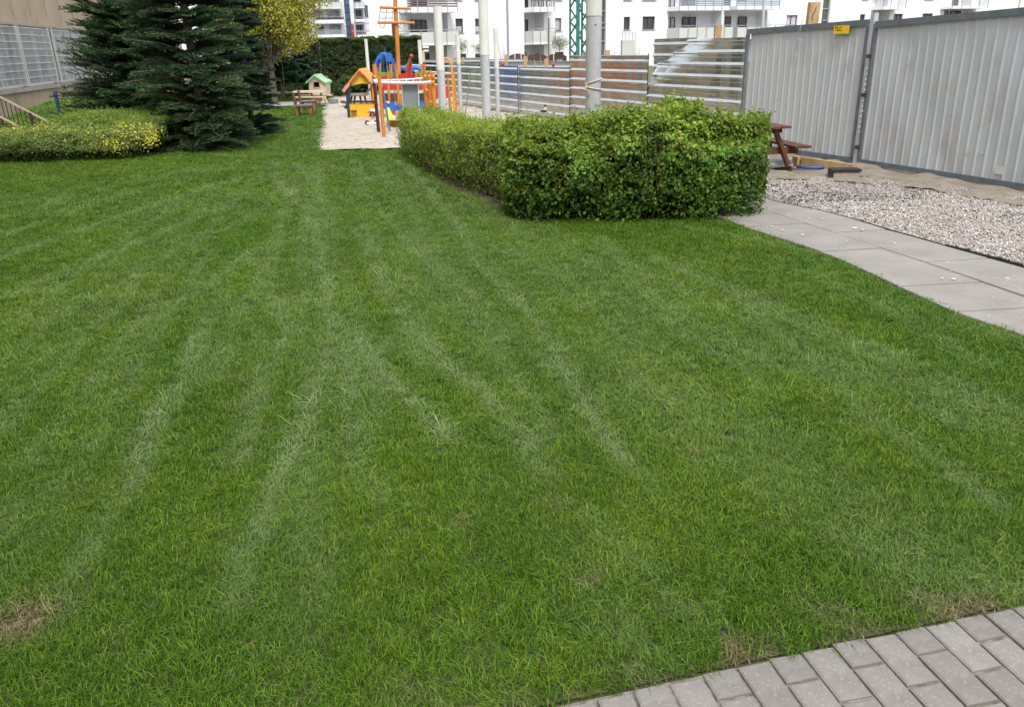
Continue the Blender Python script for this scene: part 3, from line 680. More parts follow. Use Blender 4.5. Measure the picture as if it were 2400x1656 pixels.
c0 = S(2050, 52, PA, GR); c1 = S(2400, 20, PA, GR); cb = S(2400, 452, PA, GR); cb0 = S(2025, 392, PA, GR); print('gateR', c0, c1, cb, cb0)
k_ = 3.4 / (c1[0] - .06)
gate_right = leaf_gate('gate_leaf', PA, GR, .06, 3.4, c0[1], c0[1] + (c1[1] - c0[1]) * k_, .025, .025 + (cb[1] - cb0[1]) * k_ * .5, 'long grey ribbed gate leaf right of the gate post, running out of the frame')
for (x_, y_, w_, h_, pl, gt) in [(2130, 150, .05, .025, GR, gate_right), (2268, 357, .04, .04, GR, gate_right), (2302, 358, .05, .03, GR, gate_right), (2345, 398, .12, .10, GR, gate_right),
                              (1957, 150, .03, .02, PB, gate_left), (1987, 151, .03, .02, PB, gate_left), (1822, 231, .04, .02, PB, gate_left)]:
    v = V(x_, y_, PA, pl); dd_, nn_ = plane_axes(PA, pl); MB().box(v + nn_ * .018, (w_, h_, .003), mtx=Matrix((dd_, Vector((0, 0, 1)), nn_)).transposed()).build('tape_patch', M['balc_pale'], gt)
for pl, gt, s_a, s_b, zt in ((GR, gate_right, .1, 3.3, c0[1]), (PB, gate_left, .15, sG1 - .1, a0[1])):
    dd_, nn_ = plane_axes(PA, pl); b = MB()
    for s in np.arange(s_a, s_b, .275):
        for z in (.12, .75, 1.35): b.ball(Vector((PA[0], PA[1], z + random.uniform(-.01, .01))) + dd_ * s + nn_ * .012, .006, 5, 3)
    props(b.build('screws', M['gate_frame'], gt), kind='stuff')
t = thing('gate_post', (PA[0], PA[1], 0), 'galvanised square gate post with rusty hinges between the two grey leaves', 'post')
px = S(2042, 31, PA, GR)[1]
MB().box((PA[0], PA[1], px / 2), (.07, .07, px), rz=.35).build('steel_tube', M['galv'], t)
for z in (.25, .95, 1.45): MB().box((PA[0] - .02, PA[1] - .06, z), (.11, .03, .05), rz=.35).build('hinge', M['wood_dark'], t)
b = MB()
for z in np.arange(.45, 1.35, .07): b.ball((PA[0] - .035 + random.uniform(-.005, .005), PA[1] - .052, z), random.uniform(.008, .016), 6, 4)
props(b.build('foam_seal', mat('foam', (.50, .40, .25), (.6, .58, .52), .9, scale=30), t), kind='stuff')
# small yellow sign reading TLC
d_, n_ = plane_axes(PA, PB); v = V(1979, 66, PA, PB); s_, z_ = S(1979, 66, PA, PB)
t = thing('company_sign', tuple(v + n_ * .02), 'small yellow plate with black lettering at the top of the left gate leaf', 'sign')
w_ = abs(S(1961, 66, PA, PB)[0] - S(1997, 66, PA, PB)[0]); h_ = abs(S(1979, 57, PA, PB)[1] - S(1979, 76, PA, PB)[1])
frame = Matrix((-d_, Vector((0, 0, 1)), n_)).transposed()
plate = MB(); c = v + n_ * .052 - Vector((0, 0, .022)); plate.box(c, (w_, h_, .004), mtx=frame); plate.build('plate', M['sign_yellow'], t)
cu = bpy.data.curves.new('txt', 'FONT'); cu.body = 'TLC'; cu.size = h_ * .72; cu.align_x = 'LEFT'; cu.align_y = 'CENTER'; cu.extrude = .0006; cu.offset = .0015
to = bpy.data.objects.new('txt', cu); me = bpy.data.meshes.new_from_object(to)
me.transform(Matrix.Translation(c + n_ * .0032 - (-d_) * w_ * .44 + Vector((0, 0, h_ * .08))) @ frame.to_4x4())
me.name = 'lettering'; link_mesh('lettering', me, M['sign_black'], t); bpy.data.objects.remove(to)
# tangle of wire on the gate
t = thing('wire_tangle', tuple(V(1880, 62, PA, PB)), 'loops of thin dark wire hanging from the top of the left gate leaf', 'wire')
b = MB(); P0 = V(1886, 55, PA, PB) + n_ * .045
for k in range(5):
    pts = []; r = random.uniform(.04, .09)
    for i in range(26):
        a = i * .42 + k; u = i / 25
        pts.append(P0 + d_ * (r * math.sin(a) * (1 - .3 * u) + .05 * k / 5 - .02 + .05 * u) + Vector((0, 0, -.08 - .32 * u - .05 * k + r * .8 * math.cos(a))) + n_ * (.01 * math.sin(a * 1.3) + .012))
    b.tube(pts, .0022, 4)
b.tube([P0 + Vector((0, 0, .06)) - d_ * .03, P0 + Vector((0, 0, 0)) + n_ * .02, P0 + Vector((0, 0, -.16)) + n_ * .01 + d_ * .02], .005, 5)
b.build('wire', M['galv'], t)
# clutter under the lifted left gate leaf
def blockthing(name, px, py, sz, rz, m, label, cat, z=0, part='block'):
    p = G(px, py); t = thing(name, (p.x, p.y, 0), label, cat); MB().box((p.x, p.y, sz[2] / 2 + z), sz, rz=rz).build(part, m, t); return t
t = blockthing('concrete_block', 1978, 416, (.32, .19, .085), -.12, M['concrete'], 'rough concrete foot block under black plastic at the gate post', 'block')
p = G(1978, 416); b = MB(); b.box((p.x, p.y + .0, .1), (.36, .22, .028), rz=-.12); b.box((p.x - .18, p.y, .06), (.02, .22, .08), rz=-.12); b.build('plastic_sheet', M['plastic_black'], t)
blockthing('timber_offcut', 1868, 388, (.09, .12, .13), .3, M['wood_raw'], 'upright pale timber offcut under the left gate leaf beside the picnic table', 'timber')
q = G(1900, 372); t = thing('timber_plank', (q.x, q.y, 0), 'rough plank lying behind the gap under the left gate leaf', 'timber')
MB().beam(G(1880, 378, .07), G(2000, 396, .06), .05, .12).build('plank', M['wood_raw'], t)
t = thing('blue_hose', tuple(G(1920, 395)), 'dark blue hose lying in the gap under the left gate leaf', 'hose')
MB().tube([G(1868, 391, .03), G(1890, 393, .03), G(1925, 393, .03), G(1950, 389, .04), G(1985, 384, .05)], .021, 8).build('tube', M['hose'], t)
t = thing('metal_offcut', tuple(G(1810, 385)), 'bent pale sheet metal offcut lying behind the picnic table', 'metal sheet')
MB().slabpoly([G(1775, 392, .01), G(1812, 394, .01), G(1860, 388, .09), G(1856, 372, .10), G(1790, 370, .03)], (0, 0, .004)).build('sheet', M['galv'], t)

# child-size picnic table by the gate
pt = local('picnic_table', 'brown wooden picnic table showing past the right end of the front hedge', 'table')
L2 = .55
for k in range(4): MB().box((-.21 + k * .14, 0, .60), (.13, 2 * L2, .03)).build('table_board', M['wood_brown'], pt)
for sx_ in (-1, 1):
    for k in range(2): MB().box((sx_ * (.42 + k * .12), 0, .33), (.11, 2 * L2, .03)).build('bench_board', M['wood_brown'], pt)
for yy in (-.38, .38):
    for sx_ in (-1, 1): MB().beam((sx_ * .12, yy, .58), (sx_ * .40, yy, .0), .045, .09, up=(0, 1, 0)).build('leg', M['wood_brown'], pt)
    MB().box((0, yy + .046, .27), (1.02, .045, .085)).build('cross_bar', M['wood_brown'], pt)
    MB().box((0, yy + .046, .545), (.50, .045, .07)).build('table_batten', M['wood_brown'], pt)
place(pt, (3.44, 11.5, 0), .16)

# ------------------------------------------------------------------ shade-sail poles
def pole(px_, py_, Y, r, ztop, zpaint, label, m1='galv', m2='white_paint', holes=False):
    q = D(px_, py_, Y); t = thing('shade_pole', (q.x, Y, 0), label, 'pole', 'white topped steel poles around the playground')
    MB().cyl((q.x, Y, 0), (q.x, Y, zpaint), r, n=20).build('steel_tube', M[m1], t)
    MB().cyl((q.x, Y, zpaint), (q.x, Y, ztop), r + .002, n=20).build('painted_sleeve', M[m2], t)
    MB().cyl((q.x, Y, zpaint - .004), (q.x, Y, zpaint + .008), r + .005, n=20).build('joint_ring', M['galv'], t)
    if holes: MB().ball((q.x + r * .1, Y - r * .97, zpaint - .1), .01, 6, 4).build('bolt', M['plastic_black'], t)
    return t
Z = lambda px, py, Y: D(px, py, Y).z
pole(1391, 120, 10.3, .093, 3.4, Z(1391, 38, 10.3), 'thickest pole, standing behind the front hedge with string tied round it', holes=True)
pole(1136, 130, 17.0, .093, 3.6, Z(1136, 130, 17.0), 'tall pole rising past the top of the frame, left of the string-tied pole')
pole(1031, 130, 19.6, .093, Z(1026, 15, 19.6), Z(1031, 165, 19.6), 'thick pole with its flat top in view, before the climbing frame')
pole(1164, 150, 20.5, .056, Z(1163, 67, 20.5), Z(1164, 160, 20.5), 'thin pole with a wire loop near its top, just right of the tall middle pole')
pole(1075, 150, 22.5, .056, Z(1073, 82, 22.5), Z(1075, 150, 22.5), 'thin cream pole with rope at its top, against the low end of the sheet fence')
pole(862, 150, 30.5, .056, Z(857, 92, 30.5), .9, 'thin white pole behind the yellow playhouse, against the tall dark hedge')
pole(985, 130, 28.5, .062, Z(983, 94, 28.5), .9, 'thin white pole at the right end of the tall dark hedge')
t = thing('string', tuple(D(1391, 195, 10.3)), 'pale pink string knotted twice round the thickest pole', 'string')
b = MB(); c = D(1391, 190, 10.3)
for dz, tl_ in ((0, .03), (-.085, -.02)):
    b.tube([(c.x + .1 * math.cos(a), 10.3 + .1 * math.sin(a), c.z + dz + tl_ * math.cos(a)) for a in np.linspace(0, 2 * math.pi, 25)], .009, 6)
b.tube([(c.x - .09, 10.22, c.z - .03), (c.x - .10, 10.2, c.z - .07), (c.x - .12, 10.19, c.z - .09), (c.x - .08, 10.19, c.z - .10), (c.x - .06, 10.2, c.z - .14)], .009, 5)
b.build('cord', M['rope'], t)
t = thing('leaning_rod', tuple(G(1088, 262)), 'thin dark rod leaning in front of the low sheet fence, right of the cream pole', 'rod')
MB().cyl(D(1103, 168, 21), (D(1088, 258, 21).x, 21, 0), .014, n=6).build('rod', M['slate'], t)

# ------------------------------------------------------------------ clipped hedges
def hedge(name, spine, label, cols_top, cols_mid, cols_low, n, leaf, stems, ragged=.05, zb=.14, aspect=.62, shoots=0, sparse=0.0, ex=.55, low=.30, shift=1.0, clump=.0):
    """spine: (x, y, half width, height).  leaves fill an outer shell, thinner towards the ground, over twiggy stems"""
    sp = np.array(spine); sp[:, :2] *= shift; seg = np.hypot(*(np.diff(sp[:, :2], axis=0)).T); cum = np.concatenate([[0], np.cumsum(seg)]); L = cum[-1]
    dsg = np.diff(sp[:, :2], axis=0) / seg[:, None]; dv_ = nrm(np.concatenate([dsg[:1], dsg[:-1] + dsg[1:], dsg[-1:]]))
    tang = lambda q: nrm(np.stack([np.interp(q, cum, dv_[:, 0]), np.interp(q, cum, dv_[:, 1])], 1))
    hw = sp[:, 2].mean(); t = thing(name, (float(sp[:, 0].mean()), float(sp[:, 1].mean()), 0), label, 'hedge')
    s = rng.uniform(-hw * .9, L + hw * .9, n); sc_ = np.clip(s, 0, L)
    X = np.interp(sc_, cum, sp[:, 0]); Y = np.interp(sc_, cum, sp[:, 1]); W = np.interp(sc_, cum, sp[:, 2]); H = np.interp(sc_, cum, sp[:, 3])
    d = tang(sc_)
    over = np.abs(s - sc_) / (hw * .9); W2 = W * np.sqrt(np.clip(1 - over ** 2.6, .02, 1))
    a = rng.uniform(-.35, math.pi + .35, n)
    cx = np.sign(np.cos(a)) * np.abs(np.cos(a)) ** ex; cz = np.sign(np.sin(a)) * np.abs(np.sin(a)) ** ex
    shell = 1 - np.abs(rng.normal(0, .13, n)); lump = 1 + ragged * 2.2 * (vnoise(s * 1.0, a * 1.2 + 9, .33, 61) - .5) + ragged * 1.6 * (vnoise(s, a, .11, 62) - .5)
    lw = rng.random(n) < low                      # extra leaves on the upright sides, down to the ground
    cx = np.where(lw, np.sign(cx) * rng.uniform(.86, 1.0, n), cx); czl = rng.uniform(-1.0, .2, n); cz = np.where(lw, czl, cz)
    lat = cx * W2 * shell * lump; Hc = (H - zb) * .5; z = zb + Hc + cz * Hc * np.where(cz > 0, shell * lump, 1)
    side = np.stack([-d[:, 1], d[:, 0]], 1)
    C = np.stack([X + side[:, 0] * lat + d[:, 0] * (s - sc_) , Y + side[:, 1] * lat + d[:, 1] * (s - sc_), z], 1) + rng.normal(0, .012, (n, 3))
    N = np.stack([side[:, 0] * cx + d[:, 0] * (s - sc_) * 1.5, side[:, 1] * cx + d[:, 1] * (s - sc_) * 1.5, cz * .8 + .35], 1)
    zr = (z - zb) / np.maximum(H - zb, .1)
    hole = vnoise(s, z * 1.3, .16, 63) + .25 * zr; keep = (hole > .30 + sparse) & (rng.random(n) < .42 + 1.0 * zr + .3 * (vnoise(s, z, .2, 64) > .5)); keep |= rng.random(n) < .08
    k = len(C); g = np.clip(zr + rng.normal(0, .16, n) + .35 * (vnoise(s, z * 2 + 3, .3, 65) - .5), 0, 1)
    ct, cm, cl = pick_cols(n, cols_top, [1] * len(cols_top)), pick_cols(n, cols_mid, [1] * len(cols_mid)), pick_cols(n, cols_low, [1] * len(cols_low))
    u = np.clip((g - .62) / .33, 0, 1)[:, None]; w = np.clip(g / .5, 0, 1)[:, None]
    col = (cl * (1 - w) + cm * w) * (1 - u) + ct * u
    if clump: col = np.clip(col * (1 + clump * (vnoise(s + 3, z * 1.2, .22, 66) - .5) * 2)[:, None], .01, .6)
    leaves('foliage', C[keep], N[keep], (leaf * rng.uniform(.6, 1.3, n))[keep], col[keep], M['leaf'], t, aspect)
    if shoots:                                   # new shoots standing proud of the clipped top and sides
        q = rng.random(n) < shoots / n; P0 = C[q]; A_, B_, K_ = [], [], []
        hh = rng.uniform(.03, .13, len(P0)); dr = nrm(N[q] * .5 + rng.normal(0, .25, (len(P0), 3)) + np.array([0, 0, .9]))
        for f_ in np.linspace(.1, 1, 6): A_.append(P0 + dr * (hh * f_)[:, None] + rng.normal(0, .007, P0.shape)); B_.append(rng.normal(0, 1, P0.shape)); K_.append(pick_cols(len(P0), cols_top, [1] * len(cols_top)) * (.55 + .45 * np.clip(g[q], 0, 1))[:, None])
        leaves('shoots', np.concatenate(A_), np.concatenate(B_), leaf * .75 * rng.uniform(.6, 1.2, len(P0) * 6), np.concatenate(K_), M['leaf'], t, aspect)
    # inner twigs and larger, darker inner leaves
    b = MB()
    for q in range(stems):
        ss = random.uniform(-.3 * hw, L + .3 * hw); sc2 = min(max(ss, 0), L); x0 = float(np.interp(sc2, cum, sp[:, 0])); y0 = float(np.interp(sc2, cum, sp[:, 1])); w0 = float(np.interp(sc2, cum, sp[:, 2])); h0 = float(np.interp(sc2, cum, sp[:, 3]))
        ii = min(max(int(np.searchsorted(cum, sc2, side='right')) - 1, 0), len(seg) - 1); dd = np.diff(sp[:, :2], axis=0)[ii] / seg[ii]; sd_ = (-dd[1], dd[0])
        o = random.uniform(-.72, .72) * w0; base = Vector((x0 + sd_[0] * o + dd[0] * (ss - sc2), y0 + sd_[1] * o + dd[1] * (ss - sc2), 0))
        for f in range(random.choice((1, 2, 3))):
            tip = base + Vector((random.gauss(0, .10) + sd_[0] * o * .25, random.gauss(0, .10) + sd_[1] * o * .25, h0 * random.uniform(.55, .97)))
            mid = base.lerp(tip, .5) + Vector((random.gauss(0, .03), random.gauss(0, .03), 0))
            b.tube([base, mid, tip], [random.uniform(.004, .008), .004, .0015], 4)
    props(b.build('stems', M['twig'], t), kind='stuff')
    m = n // 5; s = rng.uniform(-hw * .5, L + hw * .5, m); sc_ = np.clip(s, 0, L); X = np.interp(sc_, cum, sp[:, 0]); Y = np.interp(sc_, cum, sp[:, 1]); W = np.interp(sc_, cum, sp[:, 2]); H = np.interp(sc_, cum, sp[:, 3])
    d = tang(sc_); lat = rng.uniform(-.78, .78, m) * W
    C = np.stack([X - d[:, 1] * lat + d[:, 0] * (s - sc_), Y + d[:, 0] * lat + d[:, 1] * (s - sc_), rng.uniform(.06, .86, m) * H], 1)
    leaves('inner_leaves', C, rng.normal(0, 1, (m, 3)), leaf * 1.35 * rng.uniform(.7, 1.3, m), pick_cols(m, [(.025, .05, .012), (.04, .06, .02), (.06, .05, .025)], [3, 2, 1]), M['leaf'], t, aspect)
    return t
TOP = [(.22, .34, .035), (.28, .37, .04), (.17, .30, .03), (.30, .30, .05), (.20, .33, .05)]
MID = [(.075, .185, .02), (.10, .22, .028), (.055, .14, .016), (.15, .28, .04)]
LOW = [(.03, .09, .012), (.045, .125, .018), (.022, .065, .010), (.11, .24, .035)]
sheet('hedge_soil', [(.2, 9.0), (.45, 8.6), (.9, 8.5), (1.6, 8.5), (2.3, 8.35), (2.9, 8.95), (1.5, 10.4), (-.6, 13), (-1.2, 16), (-1.9, 15.15), (-1.6, 14.1), (-.85, 12.0), (-.45, 10.5), (-.05, 9.5)], .008, M['soil'])
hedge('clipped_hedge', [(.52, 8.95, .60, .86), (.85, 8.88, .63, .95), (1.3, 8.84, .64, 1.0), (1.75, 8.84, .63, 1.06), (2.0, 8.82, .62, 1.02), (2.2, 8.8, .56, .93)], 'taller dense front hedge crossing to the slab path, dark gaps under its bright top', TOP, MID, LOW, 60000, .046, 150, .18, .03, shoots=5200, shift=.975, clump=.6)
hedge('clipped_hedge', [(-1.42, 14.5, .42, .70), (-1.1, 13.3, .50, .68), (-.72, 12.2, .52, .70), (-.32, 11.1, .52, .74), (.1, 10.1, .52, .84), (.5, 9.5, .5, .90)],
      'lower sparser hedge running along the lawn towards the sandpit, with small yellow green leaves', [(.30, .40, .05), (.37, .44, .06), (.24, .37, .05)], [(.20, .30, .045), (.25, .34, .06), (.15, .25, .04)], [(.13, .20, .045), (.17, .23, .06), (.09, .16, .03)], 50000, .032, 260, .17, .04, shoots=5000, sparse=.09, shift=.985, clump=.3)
# dry leaves, twigs and weeds at the hedge foot
x, y = rand_in([(.1, 8.75), (.35, 8.2), (2.2, 8.2), (2.2, 8.5), (.6, 8.7), (-.3, 10.3), (-.9, 12.4), (-1.25, 12.3), (-.65, 10.4), (-.2, 9.4)], 9000); n = len(x)
props(leaves('leaf_litter', np.stack([x, y, rng.uniform(.012, .04, n)], 1), np.tile([0, 0, 1.0], (n, 1)), rng.uniform(.015, .04, n),
       pick_cols(n, [(.30, .20, .13), (.22, .14, .09), (.38, .27, .19), (.12, .16, .05)], [4, 3, 2, 2]), M['leaf'], None, .5), kind='stuff')

# ------------------------------------------------------------------ playground
def Z6(a, b): return 870 + a / 11.01, 110 + b / 11.01          # enlargements of the photo the measurements were taken on
def Z4(a, b): return 680 + a / 5.507, 140 + b / 5.507
def Z7(a, b): return 680 + a / 10.51, 170 + b / 10.51
def panel(parent, name, pts, Y, th, m):
    q = [D(p[0], p[1], Y) for p in pts]; b = MB(); b.slabpoly(list(reversed(q)), (0, th, 0)); return b.build(name, m, parent)
def post(parent, top, bot, Y, r, m, name='post', n=10, ground=True, Y1=None):
    a = D(*top, Y); c = D(*bot, Y1 or Y)
    if ground: c = Vector((c.x, c.y, 0))
    return MB().cyl(c, a, r, r * .97, n=n).build(name, m, parent)

# wooden ship
Ys = 21.5
ship = thing('play_ship', (D(960, 250, Ys).x, Ys, 0), 'big wooden pirate ship climbing house with red hull panels and a tall orange mast', 'play ship')
post(ship, (925.5, -12), (932, 165), 22.3, .055, M['orange'], 'mast')
b = MB(); b.cyl(D(890, 17.5, 22.22), D(963, 20.5, 22.22), .036, .03, n=8); b.build('yard', M['orange'], ship)
b = MB(); b.cyl(D(885, 53, 22.22), D(972, 54, 22.22), .034, .03, n=8); b.build('yard', M['orange'], ship)
b = MB(); sag = lambda p, q, k: [D(p[0] + (q[0] - p[0]) * u, p[1] + (q[1] - p[1]) * u + k * 4 * u * (1 - u), 22.3) for u in np.linspace(0, 1, 8)]
cols = [[(892, 20), (891, 27), (889, 41), (886, 53)], [(906, 20), (906, 27), (904, 41), (902, 53)], [(920, 21), (920, 27), (919, 41), (919, 53)],
        [(936, 21), (936, 29), (937, 43), (939, 54)], [(951, 21), (951, 29), (952, 42), (954, 54)], [(961, 21), (963, 29), (966, 43), (970, 54)]]
for c in cols: b.tube([D(*p, 22.3) for p in c], .007, 4)
for l, r in zip(cols, cols[1:]):
    for k in (1, 2): b.tube(sag(l[k], r[k], 3.5), .007, 4)
b.tube(sag((888, 55), (904, 55), 12), .007, 4); b.tube(sag((954, 55), (971, 55), 9), .007, 4); b.tube(sag((940, 55), (925, 55), 8), .007, 4)
props(b.build('rope_net', M['net'], ship), kind='stuff')
for (x, y0, y1, r) in [(876, 151, 250, .045), (890.5, 150, 230, .03), (915.5, 151, 240, .05), (927, 150, 180, .03), (952, 150, 175, .028), (988, 150, 232, .034), (994.5, 150, 240, .034)]:
    post(ship, (x, y0), (x + (y1 - y0) * .05, y1), 22.6, r, M['orange'], 'post')
for (x, y0, y1, r) in [(908.5, 168, 243, .032), (929.5, 160, 245, .032), (975, 168, 200, .03)]:
    post(ship, (x, y0), (x + (y1 - y0) * .05, y1), 20.75, r, M['orange'], 'post')
wave = lambda x0, x1, y, amp, n: [(x0 + (x1 - x0) * i / n, y + amp * math.sin(i * 1.35)) for i in range(n + 1)]
panel(ship, 'hull_panel', [(892, 182), (897, 178), (904, 177), (911, 182), (918, 183), (926, 178), (935, 175), (944, 172), (953, 173), (968, 174), (980, 176), (990, 182), (991, 211), (893, 211)], 21.2, .05, M['red'])
panel(ship, 'hull_panel', [(1000, 197), (1026, 202), (1028, 233), (1003, 233)], 22.2, .05, M['red'])
panel(ship, 'hull_panel', [(1043, 202), (1049, 203), (1050, 234), (1044, 234)], 22.2, .05, M['red'])
panel(ship, 'leaf_panel', [(889, 173), (894, 170), (901, 169.5), (906, 172), (905, 177), (898, 179), (891, 180)], 21.6, .03, M['green'])
panel(ship, 'leaf_panel', [(912, 172), (918, 170), (924, 170), (922, 176), (916, 180), (912, 178)], 21.6, .03, M['green'])
panel(ship, 'leaf_panel', [(977, 171), (984, 168), (989, 169), (989, 175), (983, 176)], 21.6, .03, M['green'])
panel(ship, 'leaf_panel', [(994, 171), (1000, 167), (1004, 170), (1003, 174), (997, 175)], 21.6, .03, M['green'])
panel(ship, 'prow_board', [Z4(1488, 240), Z4(1500, 180), Z4(1518, 80), Z4(1520, 20), Z4(1545, -20), Z4(1562, 0), Z4(1572, 60), Z4(1568, 240)], 20.9, .05, M['red'])
b = MB(); b.ball(D(*Z6(1035, 238), 20.85), .05, 10, 6); b.build('prow_knob', M['red'], ship)
b = MB(); b.cyl(D(*Z6(1020, 270), 20.95), D(*Z6(880, 640), 20.3), .03, n=8); b.build('prow_spar', M['wood_brown'], ship)
panel(ship, 'deck_board', [(898, 213), (990, 213), (990, 219), (899, 219)], 21.15, .35, M['balc_pale'])
panel(ship, 'deck_board', [(1022, 235), (1060, 233), (1060, 241), (1022, 243)], 21.6, .9, M['balc_pale'])
panel(ship, 'cabin_door', [(913, 221), (932, 221), (934, 245), (915, 245)], 22.4, .04, M['wood_brown'])
panel(ship, 'opening_shade_panel', [(901, 220), (908, 220), (909, 240), (902, 240)], 22.4, .04, M['navy'])  # solid dark panels: the shade inside the openings is put into their colour
panel(ship, 'opening_shade_panel', [(984, 225), (992, 222), (993, 240), (985, 240)], 22.4, .04, M['navy'])
panel(ship, 'inner_wall', [(896, 212), (992, 212), (994, 246), (898, 246)], 22.5, .03, M['wood_dark'])
panel(ship, 'wave_board', [(898, 241), (901, 237), (906, 239), (911, 243), (917, 240), (923, 241), (930, 245), (938, 245), (945, 244), (951, 247), (951, 260), (930, 260), (910, 256), (899, 256)], 20.4, .04, M['blue'])
panel(ship, 'wave_board', [(982, 247), (984, 241), (987, 236), (991, 238), (995, 243), (997, 255), (989, 257), (983, 254)], 20.4, .04, M['blue'])
panel(ship, 'crest_board', [(904, 237), (911, 238), (912, 244)], 20.3, .03, M['plastic_white'])
panel(ship, 'crest_board', [(924, 243), (930, 242), (927, 247)], 20.3, .03, M['plastic_white'])
panel(ship, 'red_strip', [(930, 243), (943, 243), (943, 245.5), (930, 245.5)], 20.3, .03, M['red'])
# right end of the ship: posts, steel arch, platform
for (x, y0, x1, y1, Y, r) in [(1049, 180, 1057, 262, 21.0, .035), (1062, 169, 1069, 260, 21.6, .045), (1008, 165, 1014, 230, 22.4, .04)]:
    post(ship, (x, y0), (x1, y1), Y, r, M['orange'], 'post')
arc = [Z6(1870, 420), Z6(1866, 340), Z6(1895, 300), Z6(1940, 288), Z6(1990, 310), Z6(2040, 370), Z6(2075, 470), Z6(2085, 640), Z6(2110, 1200), Z6(2150, 1640)]
b = MB(); b.tube([D(*p, 20.6) for p in arc], .024, 8); b.build('slide_arch', M['amber'], ship)
b = MB(); b.cyl(D(1018, 174, 21.3), D(1058, 174, 21.3), .02, n=8); b.build('hand_rail', M['amber'], ship)
panel(ship, 'red_strip', [(1022, 243), (1048, 243), (1048, 247), (1022, 247)], 20.9, .04, M['red'])

# front climbing frame with horizontal ladder
Yf = 17.2
fr = thing('climbing_frame', (D(950, 280, 18).x, 18, 0), 'climbing frame of orange round posts carrying a grey horizontal ladder, in front of the ship', 'climbing frame')
post(fr, Z4(1148, 232), Z4(1215, 1030), 17.2, .036, M['orange'], 'post', 12)
post(fr, Z4(1078, 212), Z4(1145, 965), 18.2, .036, M['maroon'], 'post', 12)
b = MB()
for k, (a, c) in enumerate([(1098, 470), (1105, 570), (1112, 680), (1125, 790), (1135, 880)]): b.ball(D(*Z4(a, c), 18.16), .026, 6, 4)
props(b.build('foot_grips', M['rust'], fr), kind='stuff')
post(fr, Z4(1095, 330), Z4(1165, 990), 18.35, .012, M['rope'], 'rope')
post(fr, Z4(1135, 160), Z4(1142, 240), 18.3, .022, M['orange'], 'post', 8, False); post(fr, Z4(1085, 60), Z4(1105, 240), 18.9, .05, M['orange'], 'post', 8, False)
for (x, y0, x1, y1, Y, r) in [(1738, 200, 1762, 720, 18.0, .040), (1785, 198, 1815, 720, 18.1, .036), (1838, 172, 1872, 720, 18.0, .044)]:
    post(fr, Z4(x, y0), Z4(x1, y1), Y, r, M['orange'], 'post', 12)
b = MB()
for (x, y) in [(1762, 395), (1795, 215), (1745, 215), (1850, 215), (1848, 290), (1160, 260), (1175, 345), (1090, 225), (1812, 545)]: b.ball(D(*Z4(x, y), 17.9), .035, 6, 4)
props(b.build('bolt_caps', M['amber'], fr), kind='stuff')
b = MB(); b.tube([D(*Z4(x, y), 17.6) for x, y in [(1072, 268), (1078, 282), (1110, 292), (1180, 296), (1450, 302), (1700, 300), (1800, 292), (1824, 280)]], .034, 8); b.build('ladder_rail', M['galv'], fr)
b = MB(); b.tube([D(*Z4(x, y), 18.1) for x, y in [(1072, 268), (1100, 262), (1180, 268), (1450, 262), (1600, 252), (1712, 240)]], .022, 8); b.build('ladder_rail', M['galv'], fr)
for x in (1215, 1310, 1405, 1500, 1590, 1680):
    MB().cyl(D(*Z4(x, 296), 17.6), D(*Z4(x, 262), 18.1), .016, n=6).build('rung', M['galv'], fr)
br = [Z4(1442, 330), Z4(1458, 312), Z4(1640, 306), Z4(1652, 318), Z4(1680, 715), Z4(1462, 735)]
panel(fr, 'grey_board', [Z4(1450, 335), Z4(1462, 320), Z4(1632, 316), Z4(1642, 326), Z4(1666, 700), Z4(1470, 728)], 17.7, .025, M['slate'])
b = MB(); b.tube([D(*p, 17.68) for p in [Z4(1470, 780), Z4(1440, 335), Z4(1452, 315), Z4(1640, 308), Z4(1650, 322), Z4(1668, 712)]], .016, 6); b.build('board_frame', M['galv'], fr)
post(fr, Z4(1200, 405), Z4(1282, 840), 18.3, .022, M['slate'], 'brace', 8)
post(fr, Z4(1345, 400), Z4(1382, 950), 18.3, .007, M['net'], 'rope', 5)
b = MB(); b.ball(D(*Z4(1357, 555), 18.3), .05, 8, 5, (1, 1, .5)); b.cyl(D(*Z4(1348, 410), 18.3), D(*Z4(1357, 550), 18.3), .014, n=6); b.build('swing_seat', M['slate'], fr)

# sandbox table
q = G(940, 291); sb = thing('play_table', (q.x, q.y, 0), 'low orange sandbox table with a pale pink and white top beside the grey board', 'play table')
p1, p2, p3, p4 = G(908, 283, .16), G(990, 283, .16), G(986, 272, .16), G(904, 271, .16)
MB().slabpoly([p1, p2, p3, p4], (0, 0, .02)).build('table_top', mat('pink_top', (.78, .68, .64), (.74, .52, .42), .6, scale=2), sb)
MB().slabpoly([Vector((p.x * .985, p.y * 1.005, 0)) for p in (p1, p2, p3, p4)], (0, 0, .155)).build('box_side', M['orange'], sb)
# lime cone standing on the sandbox table
q = D(*Z4(1282, 735), 19.2); c1_ = thing('toy_cone', (q.x, 19.2, .18), 'tall lime yellow plastic cone beside the dark brace of the climbing frame', 'cone')
b = MB(); zb_ = .18; b.cyl((q.x, 19.2, zb_ + .03), (D(*Z4(1262, 615), 19.2).x, 19.2, D(*Z4(1262, 615), 19.2).z), .10, .025, n=14); b.build('cone', M['plastic_lime'], c1_)
MB().box((q.x, 19.2, zb_ + .015), (.27, .27, .028)).build('base', M['plastic_lime'], c1_)

